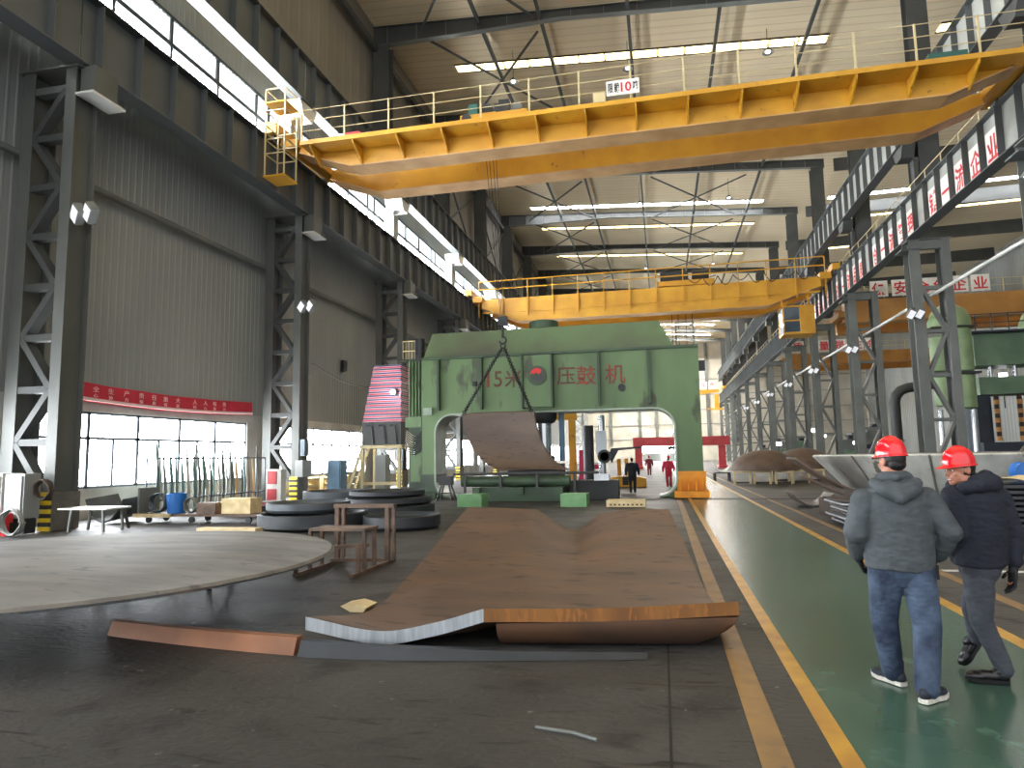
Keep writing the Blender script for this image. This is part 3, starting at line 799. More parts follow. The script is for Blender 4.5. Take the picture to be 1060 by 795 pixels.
def arc(cx, cz, r, a0, a1, n=7): return [(cx+r*math.cos(math.radians(a0+(a1-a0)*i/n)), cz+r*math.sin(math.radians(a0+(a1-a0)*i/n))) for i in range(n+1)]
inner = [(-8.75,.02)]+arc(-8.75,.75,.73,-90,-180)[1:]+arc(-8.68,2.78,.8,180,90)+arc(-.25,2.76,.82,90,0)+arc(-.15,.75,.72,0,-90)
outer = [(1.55,0.02),(1.55,6.04),(-10.05,6.04),(-10.05,.02)]
body = MB().prism(outer+inner, 1, YP, YP+1.3).build('gantry_frame','press_green',t)
# rim round the opening, coloured pale for light on its inner faces
b = MB()
for (xa,za),(xb,zb) in zip(inner, inner[1:]):
    d = V((xb-xa,0,zb-za)).normalized(); n_ = V((-d.z,0,d.x))
    p, q = V((xa,0,za)), V((xb,0,zb))
    b.add([p+V((0,YP-.09,0)),q+V((0,YP-.09,0)),q+V((0,YP+1.35,0)),p+V((0,YP+1.35,0)),p+n_*-.07+V((0,YP-.09,0)),q+n_*-.07+V((0,YP-.09,0)),q+n_*-.07+V((0,YP+1.35,0)),p+n_*-.07+V((0,YP+1.35,0))],[(0,1,2,3),(7,6,5,4),(4,5,1,0),(6,7,3,2)])
b.build('opening_rim','rim_pale',t)
MB().prism([(-10.0,6.06),(.62,6.06),(.06,7.1),(-9.6,7.1)],1,YP+.1,YP+1.22).build('upper_housing','press_upper',t)
MB().box(-10.05,1.55,YP-.1,YP-.005,5.93,6.03).build('ledge','press_green_dark',t)
src=None
for x in (-9.25,-7.35,-2.4,-.4):
    if src is None: src=MB().box(x-.05,x+.05,YP-.24,YP-.005,3.72,5.9).build('rib','press_green_dark',t); xs=x
    else: o=src.copy(); COL.objects.link(o); o.parent=t; o.location=(x-xs,0,0)
c_ = MB().box(-5.5,-4.35,YP-.3,YP-.005,3.72,5.88).build('centre_housing','press_green',t)
for x in (-5.58,-4.34): MB().box(x,x+.07,YP-.42,YP-.005,3.68,5.92).build('rib','press_green_dark',t)
def letters(ch,h,x,m,sx=1.): text_mb(ch,h,(x,YP-.012,4.98),(1,0,0),(0,0,1),.006,sx,.008).build('lettering',m,t)
letters('1',.95,-7.08,'letter_worn',.9); letters('5',.95,-6.65,'letter_dark',.9); letters('米',.8,-5.98,'letter_dark'); letters('压',.8,-3.75,'letter_dark'); letters('鼓',.85,-2.92,'letter_worn'); letters('机',.85,-1.75,'letter_worn')
e = MB().lathe([(0,0),(.40,0),(.40,.03),(0,.03)],(-4.92,YP-.335,5.02),28,axis=1).build('emblem','rim_pale',t,40)
MB().lathe([(.33,-.012),(.40,-.012),(.40,-.002),(.33,-.002)],(-4.92,YP-.335,5.02),28,axis=1).build('ring','press_green_dark',e,40)
def blob(fn,n=24,y=YP-.35): return [( -4.92+fn(i/n)[0], 5.02+fn(i/n)[1]) for i in range(n)]
top_ = [(-.30,.02),(-.2,.10),(-.12,.06),(-.02,.14),(.06,.05),(.16,.10),(.2,.22),(.08,.31),(-.1,.3),(-.24,.2)]
MB().prism([(-4.92+a,5.02+c) for a,c in top_],1,YP-.355,YP-.34).build('red_mark','sign_red',e)
low_ = [(-.28,-.06),(-.12,-.02),(.02,.02),(.2,.04),(.29,.06),(.27,-.14),(.12,-.27),(-.05,-.28),(-.05,-.16),(-.2,-.2)]
MB().prism([(-4.92+a,5.02+c) for a,c in low_],1,YP-.355,YP-.34).build('dark_mark','steel_dark',e)
MB().lathe([(.07,-.03),(.15,-.03),(.15,.0),(.07,.0)],(-1.5,YP-.02,4.42),18,axis=1).build('port_ring','iron_black',t,40)
# feet
for x0,x1 in ((.52,1.62),(-10.12,-9.4)):
    s = MB().box(x0,x1,YP-.06,YP+1.36,.28,1.02).build('foot','foot_yellow' if x0>0 else 'press_green_dark',t)
    MB().box(x0-.12,x1+.1,YP-.5,YP+1.7,.02,.27).build('base_plate','foot_yellow' if x0>0 else 'press_green_dark',s)
    if x0>0:
        for i in range(4):
            x = x0+.08+i*.3; MB().prism([(YP-.48,.28),(YP-.07,.28),(YP-.07,.78)],0,x,x+.06).build('gusset','foot_yellow',s)
MB().lathe([(.62,7.1),(.62,7.42),(.5,7.46),(0,7.46)],(-4.75,YP+.66,0),28).build('top_cylinder','press_green_dark',t,40)
MB().cyl((-10.35,YP+.6,5.9),(-10.35,YP+.6,7.0),.22,18).build('oil_tank','iron_black',t,40)
# ram under the beam
r_=MB().lathe([(.62,3.56),(.62,3.3),(.52,3.12),(.4,3.08)],(-4.9,YP+.65,0),28).build('ram_collar','iron_black',t,40)
MB().lathe([(.36,3.07),(.36,1.75),(.5,1.7),(.5,1.45),(0,1.45)],(-4.9,YP+.65,0),28).build('ram','chrome',t,40)
MB().cyl((-4.1,YP+.7,3.5),(-4.1,YP+.7,1.5),.12,16).build('side_cylinder','blue_paint',t,40)
# hydraulic bank on the left leg
p_=MB().box(-10.85,-10.06,YP+.5,YP+1.5,.3,6.05).build('pipe_panel','press_green_dark',t)
src=None
for i in range(5):
    x=-10.78+i*.15
    if src is None: src=MB().cyl((x,YP+.42,3.55),(x,YP+.42,5.98),.04,8).build('pipe','press_green',p_,40); xs=x
    else: o=src.copy(); COL.objects.link(o); o.parent=p_; o.location=(x-xs,0,0)
MB().box(-10.86,-10.12,YP+.1,YP+.48,3.05,3.5).build('valve_block','press_green',p_)
b=MB()
for i in range(9):
    z=2.95-i*.1; b.tube([(-10.85+.8*k/8,YP+.2-.02*i,z-.28*math.sin(PI*k/8)) for k in range(9)],.03,6)
b.build('hose_loop','chrome',p_,40)
MB().box(-10.7,-10.15,YP+.3,YP+.49,.7,1.95).build('cover_plate','press_green',p_)
MB().box(-9.95,-9.55,YP-.14,YP-.02,3.55,3.85).build('lamp_box','rim_pale',t)
# guard rails on the top
g=MB()
for z in (6.6,7.05):
    for a,c in (((.75,YP+.5),(1.45,YP+.5)),((.75,YP+1.2),(1.45,YP+1.2)),((1.45,YP+.5),(1.45,YP+1.2))): g.cyl((a[0],a[1],z),(c[0],c[1],z),.025,6)
for x,y in ((.75,.5),(1.45,.5),(.75,1.2),(1.45,1.2)): g.cyl((x,YP+y,6.05),(x,YP+y,7.08),.025,6)
g.build('guard_rail','steel_grey',t)
g=MB()
for z in (6.5,6.95): g.cyl((-11.2,YP+.7,z),(-10.2,YP+.7,z),.03,6)
for i in range(8): g.cyl((-11.2+i*.14,YP+.7,6.06),(-11.2+i*.14,YP+.7,6.95),.018,5)
g.build('guard_rail','rail_cream',t)
MB().box(-11.3,-10.1,YP+.5,YP+1.5,5.98 if False else 6.06,6.1).build('platform','press_green_dark',t)
# lower tooling in front of and under the ram
t = thing('press_table','dark green lower tooling with rollers under the hanging curved plate','machine',(-5.2,26.2,0))
MB().box(-6.9,-3.7,25.2,27.6,.02,.55).build('base','press_green_dark',t)
MB().cyl((-7.6,25.2,.78),(-3.4,25.2,.78),.2,20).build('roller','press_green_dark',t,40)
for x in (-7.0,-5.3,-3.8): MB().box(x-.14,x+.14,25.0,25.5,.30,.56).build('roller_cradle','press_green_dark',t)
g=MB().cyl((-7.85,24.9,1.08),(-2.3,24.9,1.08),.05,8).build('front_rail','steel_dark',t,40)
for x in (-7.4,-6,-4.6,-3.2): MB().box(x-.04,x+.04,24.85,24.95,.02 if x<-7 or x>-3.5 else .56,1.03).build('rail_post','steel_dark',t)
MB().box(-6.0,-4.0,26.2,28.2,.56,1.4).build('die_block','iron_black',t)
MB().box(-3.55,-1.7,26.0,27.2,.02,.75).build('gearbox','iron_black',t)
MB().box(-2.55,-2.0,25.6,25.95,.76,1.0).build('control_box','paper_white',t)
def edge_roller(x,y,label):
    q=thing('post_roller',label,'machine',(x,y,0)); return q
t=edge_roller(-2.9,30.6,'black upright cylinder with a chrome post and white block behind the tooling')
MB().box(-3.6,-2.0,30.0,31.2,.02,.5).build('base','iron_black',t)
MB().cyl((-3.25,30.6,.5),(-3.25,30.6,3.05),.24,20).build('cylinder','iron_black',t,40)
MB().cyl((-2.65,30.6,.5),(-2.65,30.6,3.5),.16,20).build('post','chrome',t,40)
MB().box(-2.88,-2.42,30.2,30.42,1.7,2.8).build('block','paper_white',t)
MB().lathe([(.2,-.1),(.3,-.1),(.3,.1),(.2,.1),(.2,-.1)],(-2.5,30.05,1.65),24,axis=1).build('ring','steel_dark',t,40)
MB().prism([(-2.2,1.35),(-1.9,1.9),(-.9,1.98),(-.9,2.06),(-2.2,2.0),(-2.3,1.7)],1,30.0,30.2).build('arm','iron_black',t)
for i,(x,lab) in enumerate(((-7.05,'pale green steel box on the floor left of the press tooling'),(-3.42,'pale green steel box on the floor right of the press tooling'))):
    q=MB().box(x,x+.88,22.75,23.7,.0,.42); o=single(q,'floor_box',lab,'box','green_light')
t=thing('pallet','cream timber pallet with a row of dark holes, lying behind the rusty plate','pallet',(-1.2,22.7,0))
MB().box(-1.85,-.6,22.35,23.2,.17,.23).build('deck','cream_timber',t)
MB().box(-1.85,-.6,22.35,22.45,.02,.165).build('bearer','cream_timber',t); MB().box(-1.85,-.6,23.1,23.2,.02,.165).build('bearer','cream_timber',t)
for i in range(8): MB().box(-1.74+i*.14,-1.68+i*.14,22.335,22.348,.07,.12).build('slot','iron_black',t)
# plate hung in the press
mat('plate_brown', srgb(98,82,70), srgb(82,68,60), rough=.5, scale=.9, c3=srgb(58,46,40), scale3=5, t3=.62, aniso=(.5,1,2), bump=.1)
def hung(u,v):
    s=1.9*v**1.7 if True else 0
    x=-7.87+2.98*u+s*(1-.22*u); z=3.46-2.28*math.sin(v*1.45)/math.sin(1.45)+.03*math.sin(PI*u)
    return (x,26.15-.9*v*v+.12*math.sin(PI*u),z)
single(MB().grid(hung,14,18,(.03,.06,.03)),'curved_plate','brown curved steel plate hanging on chains in front of the press opening','plate','plate_brown',smooth=40)
t=thing('hook_block','crane hook block with chain sling holding the curved plate at the press','hook',(-6.0,25.95,6.5))
MB().box(-6.25,-5.88,25.82,26.08,6.95,7.32).build('sheave_block','iron_black',t)
MB().cyl((-6.07,25.95,6.94),(-6.07,25.95,6.45),.05,8).build('shank','iron_black',t)
MB().tube([(-6.07+.14*math.cos(a),25.95,6.36+.14*math.sin(a)) for a in [PI/2-i*.5 for i in range(10)]],.04,8).build('hook','iron_black',t,40)
MB().tube([(-6.07+.1*math.cos(2*PI*i/14),25.95,6.14+.1*math.sin(2*PI*i/14)) for i in range(14)],.03,6,closed=True).build('ring','iron_black',t,40)
def chain(p,q,n,r):
    b=MB(); p,q=V(p),V(q); d=(q-p)/n; u=d.normalized(); a=u.cross(V((0,1,0))).normalized()
    for i in range(n):
        c=p+d*(i+.5); w=a if i%2 else V((0,1,0)); L=d.length*.72
        b.tube([c+u*(L*math.cos(2*PI*k/8))+w*(r*2.2*math.sin(2*PI*k/8)) for k in range(8)],r*.8,5,closed=True)
    return b
chain((-6.12,25.95,6.05),(-7.75,26.05,3.5),40,.03).build('chain','iron_black',t)
chain((-6.02,25.95,6.05),(-4.98,26.05,3.48),38,.03).build('chain','iron_black',t)
MB().box(-7.35,-7.2,25.9,26.1,4.55,4.75).build('shackle','iron_black',t)
# things behind the press
t=thing('jib_crane','yellow jib crane seen through the press opening beside the white mast','crane',(-4.7,36,0))
MB().box(-4.85,-4.5,35.8,36.2,.02,3.6).build('post','crane_yellow',t); MB().box(-6.3,-4.4,35.85,36.15,3.62,3.95).build('arm','crane_yellow',t)
t=thing('lattice_mast','white lattice mast seen through the press opening','mast',(-5.3,44,0))
b=MB()
for x in (-5.6,-5.0):
    for y in (43.7,44.3): b.box(x-.05,x+.05,y-.05,y+.05,.02,6)
for i in range(10):
    z=.1+i*.59; a=(-5.6,-5.0) if i%2 else (-5.0,-5.6)
    b.bar((a[0],43.7,z),(a[1],43.7,z+.59),.05); b.bar((-5.6,43.7,z),(-5.0,43.7,z),.05)
b.build('lattice','white_paint',t)
t=thing('lifting_gantry','magenta steel frame standing behind the press tooling','frame',(-3.6,35,0))
for x in (-4.1,-3.1): MB().box(x-.12,x+.12,34.9,35.1,.02,2.0).build('leg','magenta_paint',t)
MB().box(-4.2,-3.0,34.88,35.12,1.0,1.25).build('crossbar','magenta_paint',t)
t=thing('yellow_machine','low yellow machine on the floor behind the press opening','machine',(-1.9,37,0))
MB().prism([(-2.9,.02),(-.9,.02),(-.9,.45),(-1.6,.6),(-2.9,.5)],1,36.4,37.6).build('chassis','crane_yellow',t)
for x in (-2.3,-1.9): MB().box(x-.1,x+.1,36.7,36.9,.62,1.5).build('upright','crane_yellow',t)
t=thing('machine_stand','small dark machine on four splayed legs by the left foot of the press','stand',(-8.5,26.0,0))
for sx in (-1,1):
    for sy in (-1,1): MB().bar((-8.5+sx*.33,26+sy*.3,.02),(-8.5+sx*.16,26+sy*.15,.62),.05).build('leg','iron_black',t)
MB().box(-8.75,-8.25,25.8,26.2,.63,.98).build('head','iron_black',t); MB().box(-8.72,-8.28,25.95,26.05,.28,.33).build('stretcher','iron_black',t)
# red portal and far clutter
mat('portal_red', srgb(188,66,70), srgb(168,54,60), rough=.5, scale=1)
t=thing('portal_crane','red portal crane far down the hall, seen through the press','crane',(2,80,0))
MB().box(-3.3,7.5,79.6,80.4,2.62,3.65).build('beam','portal_red',t)
for x in (-2.7,6.6):
    l_=MB().box(x-.4,x+.4,79.7,80.3,.35,2.6).build('leg','portal_red',t); MB().box(x-.5,x+.5,78.6,81.4,.04,.34).build('wheel_carriage','portal_red',l_)
MB().box(.6,1.4,79.3,79.58,2.2,2.6).build('hoist','iron_black',t)
tt=thing('work_lamp','bright far work lamp above the red portal crane','lamp',(1.0,82,3.9))
MB().sph((1.0,82,4.2),.22).build('bulb','lamp_white',tt,60); MB().box(.95,1.05,82.0,82.1,4.45,4.6).build('mounting_bracket','iron_black',tt)
# operator cabin with striped tarpaulin
def stripe_mat():
    m=bpy.data.materials.new('striped_tarp'); m.use_nodes=True; MATS['striped_tarp']=m
    n,l=m.node_tree.nodes,m.node_tree.links; b=n['Principled BSDF']; b.inputs['Roughness'].default_value=.5
    g=n.new('ShaderNodeNewGeometry'); s=n.new('ShaderNodeSeparateXYZ'); l.new(g.outputs['Position'],s.inputs[0])
    k=n.new('ShaderNodeMath'); k.operation='MULTIPLY'; k.inputs[1].default_value=5.8; l.new(s.outputs['Z'],k.inputs[0])
    f=n.new('ShaderNodeMath'); f.operation='FRACT'; l.new(k.outputs[0],f.inputs[0])
    r=n.new('ShaderNodeValToRGB'); r.color_ramp.interpolation='CONSTANT'; e=r.color_ramp.elements
    e[0].position=0; e[0].color=(*srgb(206,52,78),1); e[1].position=.26; e[1].color=(*srgb(200,196,204),1)
    for p,c in ((.40,(36,44,88)),(.76,(200,196,204)),(.88,(180,44,70))): q=e.new(p); q.color=(*srgb(*c),1)
    l.new(f.outputs[0],r.inputs[0]); l.new(r.outputs[0],b.inputs['Base Color'])
stripe_mat()
t=thing('operator_cabin','cabin on a steel stand wrapped in red, white and blue striped tarpaulin','cabin',(-12.4,29.5,0))
def tarp(u,v):
    k=u*4; x0,x1=-13.35+.55*v,-11.5; y0,y1=28.6,30.3; w=.03*math.sin(v*40)+.02*math.sin(u*30)
    z=3.4+2.6*v
    if k<1: return (x0+(x1-x0)*k,y0+w,z)
    if k<2: return (x1+w,y0+(y1-y0)*(k-1),z)
    if k<3: return (x1-(x1-x0)*(k-2),y1+w,z)
    return (x0+w,y1-(y1-y0)*(k-3),z)
MB().grid(tarp,48,24,None).build('tarpaulin','striped_tarp',t,60)
MB().box(-12.8,-11.52,28.65,30.25,5.95,5.99).build('roof','striped_tarp',t)
MB().box(-13.4,-11.5,28.65,30.2,2.36,3.38).build('cabin_wall','steel_dark',t)
b=MB()
for x in (-12.9,-12.3,-11.75): b.tube([(x-.25,28.6,3.2),(x-.2,28.58,3.25),(x,28.58,3.2),(x+.08,28.6,2.4)],.03,6)
b.build('grab_rail','iron_black',t)
MB().box(-13.5,-11.45,28.6,30.25,2.2,2.34).build('deck','rail_cream',t)
for x in (-13.4,-11.6):
    for y in (28.7,30.1): MB().box(x-.07,x+.07,y-.07,y+.07,.02,2.19).build('leg','rail_cream',t)
MB().box(-13.32,-11.68,28.66,28.76,.55,.68).build('stretcher','rail_cream',t)
MB().box(-12.9,-12.4,29.0,29.6,.02,1.9).build('cabinet','panel_grey',t)
MB().box(-12.1,-11.68,29.3,29.4,1.6,2.15).build('notice','paper_white',t)
b=MB()
for y in (28.9,29.6): b.bar((-14.3,y,.05),(-13.45,y,2.3),.06,.14)
for i in range(7): b.box(-14.24+i*.12,-14.02+i*.12,28.95,29.55,.28+i*.3,.31+i*.3)
b.build('stair','rail_cream',t)
b=MB()
for y in (28.88,): 
    b.bar((-14.35,y,1.0),(-13.5,y,3.2),.035); b.cyl((-14.3,y,.06),(-14.3,y,1.05),.02,6)
b.build('stair_rail','rail_cream',t)
tt=thing('work_lamp','small glaring white work lamp in front of the striped tarpaulin','lamp',(-11.75,28.3,4.5))
MB().sph((-11.75,28.3,4.7),.10).build('bulb','lamp_white',tt,60); MB().box(-11.85,-11.65,28.4,28.52,4.6,4.85).build('housing','iron_black',tt)
# ------------------------------------------------------------------ foreground plates
mat('rust_plate', srgb(108,82,62), srgb(90,70,56), rough=.5, scale=.8, c3=srgb(62,46,38), scale3=3.2, t3=.60, aniso=(.8,2.2,1), bump=.12, bscale=6, spec=.4)
mat('rust_edge', srgb(146,98,44), srgb(112,72,36), rough=.7, scale=3, c3=srgb(150,96,44), scale3=22, t3=.56, aniso=(1,1,.2), bump=.2)
mat('cut_steel', srgb(206,212,216), srgb(176,184,190), rough=.35, metal=.55, scale=30, aniso=(1,1,.08))
mat('rust_under', srgb(98,68,46), srgb(72,54,42), rough=.7, scale=1.5, bump=.1)
mat('steel_blue', srgb(84,94,102), srgb(64,72,80), rough=.4, metal=.5, scale=2)
def poly(P):
    """arc-length-free piecewise curve through (t, point)"""
    def f(s):
        for (a,p),(b,q) in zip(P,P[1:]):
            if s<=b or (b,q)==P[-1]:
                k=(s-a)/(b-a); return V(p).lerp(V(q),k)
    return f
def smooth_curve(P):
    ts=[a for a,_ in P]; ps=[V(p) for _,p in P]; n=len(P)
    def f(s):
        i=max(k for k in range(n-1) if s>=ts[k]-1e-9) if s>0 else 0
        h=ts[i+1]-ts[i]; k=(s-ts[i])/h
        def tan(j):
            if j==0: return (ps[1]-ps[0])/(ts[1]-ts[0])
            if j==n-1: return (ps[-1]-ps[-2])/(ts[-1]-ts[-2])
            return (ps[j+1]-ps[j-1])/(ts[j+1]-ts[j-1])
        m0,m1=tan(i)*h,tan(i+1)*h
        return ps[i]*(2*k**3-3*k*k+1)+m0*(k**3-2*k*k+k)+ps[i+1]*(-2*k**3+3*k*k)+m1*(k**3-k*k)
    return f
NLc,Mc,NRc=V((-3.18,5.66,.31)),V((-1.60,5.92,.37)),V((.59,6.25,.425))
FLc,FRc=V((-3.89,13.34,.70)),V((.07,12.8,.70))
UM=.42
N_l=smooth_curve([(0,NLc),(UM*.42,V((-2.52,5.80,.175))),(UM*.7,V((-2.05,5.87,.245))),(UM,Mc)])
N_r=smooth_curve([(UM,Mc),(.7,V((-.5,6.10,.372))),(1,NRc)])
Nf=lambda u: N_l(u) if u<=UM else N_r(u)
Ff=poly([(0,FLc),(.18,V((-3.15,13.1,.70))),(.34,V((-2.42,13.0,.68))),(.5,V((-1.85,12.9,.34))),(.57,V((-1.62,12.9,.31))),(.72,V((-1.2,12.85,.6))),(.82,V((-.75,12.8,.69))),(1,FRc)])
Lf=smooth_curve([(0,NLc),(.12,V((-3.05,6.7,.13))),(.3,V((-3.22,8.0,.16))),(.55,V((-3.52,10.0,.30))),(.8,V((-3.74,11.8,.52))),(1,FLc)])
Rf=smooth_curve([(0,NRc),(.1,V((.52,6.85,.22))),(.3,V((.42,8.1,.14))),(.55,V((.33,9.8,.26))),(.8,V((.2,11.5,.48))),(1,FRc)])
def petal(u,v):
    n0=NLc*(1-u)+NRc*u; f0=FLc*(1-u)+FRc*u; b=Lf(v)*(1-u)+Rf(v)*u
    dn=(Nf(u)-n0); df=(Ff(u)-f0)
    p=b+V((dn.x*(1-v)+df.x*v,dn.y*(1-v)+df.y*v,dn.z*(1-v)**2.2+df.z*v**2.6)); p.z=max(p.z,.13); return p
TH=.115
def make_petal():
    nu,nv=50,40
    t=thing('curved_plate','large rusty dished steel plate lying in the foreground beside the yellow lines','plate',(-1.4,9,0))
    top=[[petal(i/nu,j/nv) for i in range(nu+1)] for j in range(nv+1)]
    W=nu+1; vs=[p for r in top for p in r]; fs=[(j*W+i,j*W+i+1,(j+1)*W+i+1,(j+1)*W+i) for j in range(nv) for i in range(nu)]
    link_mesh('top_face',vs,fs,'rust_plate',t,60)
    low=[V((p.x,p.y,p.z-TH)) for p in vs]
    link_mesh('underside',low,[tuple(reversed(f)) for f in fs],'rust_under',t,60)
    def edge(name,idx,m):
        v=[]; f=[]
        for i in idx: v+=[vs[i]+V((0,0,0)),low[i]]
        for k in range(len(idx)-1): f.append((2*k,2*k+1,2*k+3,2*k+2))
        link_mesh(name,v,f,m,t)
    cut=int(round(UM*nu))
    edge('cut_edge',list(range(cut+1)),'cut_steel'); edge('rusty_edge',list(range(cut,W)),'rust_edge')
    edge('side_edge',[j*W+nu for j in range(nv+1)],'rust_edge'); edge('far_edge',[nv*W+i for i in range(nu,-1,-1)],'rust_edge'); edge('side_edge',[j*W for j in range(nv,-1,-1)],'rust_edge')
    return t
make_petal()
# second plate nested below: its outer belly shows under the front edge
def belly(u,v):
    x=-1.5+2.08*u; y=5.97+.27*u
    return (x-.36*u**8*v**1.5,y+.2*v**2.2,(.22+.06*u)*(1-v)**1.0+.012)
t=thing('dished_plate','dark rusty dished plate nested directly beneath the big foreground plate','plate',(-.6,6.4,0))
MB().grid(belly,30,10,(0,.04,.0)).build('shell','rust_under',t,60)
# curved strips on the floor
def strip(p0,p1,p2,h0,h1,w,n=24):
    """flat bar on edge along a quadratic curve"""
    vs=[];fs=[]
    for i in range(n+1):
        k=i/n; c=V(p0)*(1-k)**2+V(p1)*2*k*(1-k)+V(p2)*k*k; d=((V(p1)-V(p0))*(1-k)+(V(p2)-V(p1))*k).normalized(); s=V((-d.y,d.x,0))*w/2; h=h0+(h1-h0)*k
        lean=V((-.0,.06,0))
        vs+=[c-s,c+s,c+s+V((0,0,h))+lean,c-s+V((0,0,h))+lean]
    for i in range(n):
        a=4*i;b=a+4
        fs+=[(a,b,b+1,a+1),(a+1,b+1,b+2,a+2),(a+2,b+2,b+3,a+3),(a+3,b+3,b,a)]
    fs+=[(3,2,1,0),(4*n,4*n+1,4*n+2,4*n+3)]
    return MB().add(vs,fs)
mat('bar_dark', srgb(46,50,55), srgb(36,40,44), rough=.5, scale=2)  # shadow under the plate is put into this bar's dark colour
mat('rust_bar', srgb(150,100,68), srgb(128,86,60), rough=.6, scale=2, bump=.05)
single(strip((-5.46,5.92,.005),(-4.3,5.66,.005),(-3.22,5.58,.005),.13,.14,.09),'steel_strip','rusty curved steel bar on the floor, sticking out left of the big plate','bar','rust_bar')
single(strip((-3.17,5.55,.005),(-2.2,5.50,.005),(-.2,5.95,.005),.125,.04,.08),'steel_strip','dark blue-grey curved steel bar lying beneath the bright cut edge','bar','bar_dark')
# big round plate on trestles
mat('disc_steel', srgb(122,117,110), srgb(98,95,91), rough=.62, metal=.1, scale=1.2, c3=srgb(92,88,84), scale3=4, t3=.6, aniso=(.8,2.5,1), bump=.06, bscale=5)
t=thing('round_plate','large bare grey round steel plate raised on trestles at the left','plate',(-6.86,6.74,.5))
MB().lathe([(0,.07),(1.2,.068),(2.3,.05),(2.94,.0),(2.99,.002),(3.02,-.03),(2.98,-.055),(2.3,-.02),(0,-.01)],(-6.86,6.74,.6),96).build('disc','disc_steel',t,40)
MB().lathe([(3.022,-.028),(2.985,-.056),(2.98,-.054),(3.015,-.028),(3.022,-.028)],(-6.86,6.74,.6),96).build('bevel','cut_steel',t,40)
for i,(x,y) in enumerate(((-8.0,6.75),(-7.3,7.6),(-6.3,8.35))):
    q=thing('plate_trestle','dark steel trestle under the big round plate, %s'%['left one','middle one','right one'][i],'trestle',(x,y,0),'trestles under the round plate')
    MB().box(x-.35,x+.35,y-.08,y+.08,.4,.52).build('beam','iron_black',q)
    for s in (-1,1): MB().bar((x+s*.32,y-.25,.01),(x+s*.28,y,.4),.06).build('leg','iron_black',q); MB().bar((x+s*.32,y+.25,.01),(x+s*.28,y,.4),.06).build('leg','iron_black',q)
# rusty sled-like frame right of the disc
mat('rust_frame', srgb(116,92,74), srgb(84,68,58), rough=.6, scale=4)
def stool():
    t=thing('welded_stand','rusty welded steel stand standing right of the big round plate','frame',(-4.95,9.9,0))
    P=[(-5.30,9.15),(-4.42,9.35)]
    def post(x,y,z,w=.05): MB().box(x-w/2,x+w/2,y-w/2,y+w/2,.04,z).build('post','rust_frame',t)
    def rail(a,b,w=.05): MB().bar(a,b,w).build('rail','rust_frame',t)
    xl,xr=-5.34,-4.44
    post(xl,9.2,.36); post(xr,9.4,.42)
    for x in (xl,xr):
        rail((x,9.15,.03),(x,10.75,.03)); post(x-.02,9.65,.62); post(x-.04,10.05,.62); post(x-.05,10.6,.92,.07); post(x+.06,10.6,.90,.05)
    rail((xl,9.2,.38),(xr,9.4,.44)); rail((xl,9.7,.36),(xr,9.75,.40)); rail((xl,10.3,.08),(xr,10.3,.10))
    MB().box(xl-.02,xr,9.6,10.12,.62,.66).build('seat_plate','rust_frame',t)
    MB().box(xl-.1,xr+.08,10.55,10.68,.90,.96).build('top_rail','rust_frame',t)
stool()
# stacked dished heads
mat('head_steel', srgb(54,58,62), srgb(44,47,50), rough=.5, scale=1.5, metal=.2)
mat('head_steel_light', srgb(86,92,97), srgb(70,75,80), rough=.45, scale=1.5, metal=.2)
def head(x,y,r,z0,h,label,m='head_steel',group='flat dished heads on the floor'):
    b=MB().lathe([(r*.55,0),(r*.92,.02),(r,.09),(r,h),(r*.97,h+.02),(r*.94,h),(r*.9,h*.7),(0,h*.62)],(x,y,z0),56)
    return single(b,'dished_end',label,'dished head',m,group,smooth=35)
hd=[(-8.75,15.9,1.35,.0,.38,'lower dark dished head of the two-high stack nearest the round plate'),(-9.0,16.1,1.05,.39,.24,'smaller upper head on the stack nearest the round plate'),
    (-12.9,20.2,1.35,.0,.30,'dished head with white scrap on top, in front of the strip rack'),
    (-11.9,23.6,1.35,.0,.55,'grey blue dished head beyond the stack, left of the tarpaulin cabin'),
    (-8.2,19.6,1.35,.0,.30,'lowest of three dark heads left of the press table'),(-8.25,19.6,1.3,.31,.22,'middle of three dark heads left of the press table'),(-8.3,19.6,1.15,.54,.2,'topmost of three dark heads left of the press table'),
    (-6.35,15.9,.95,.0,.32,'dark dished head with a bright rim behind the welded stand')]
for i,a in enumerate(hd): head(*a[:5],a[5],'head_steel_light' if i in (1,3) else 'head_steel')
b=MB()
for i in range(7):
    a=i*.9; x=-12.9+.85*math.cos(a); y=20.2+.75*math.sin(a); b=MB().bar((x-.3,y-.1,.34),(x+.3,y+.15,.36),.12,.05)
    single(b,'scrap_piece',['white','red','white','orange','grey','white','red'][i]+' scrap strip lying on the flat head before the rack, '+['at its right','toward the back right','at the back','at the back left','at its left','toward the front left','at the front'][i],'scrap',['white_paint','sign_red','white_paint','foot_yellow','steel_grey','white_paint','portal_red'][i],'scrap strips on the flat head')
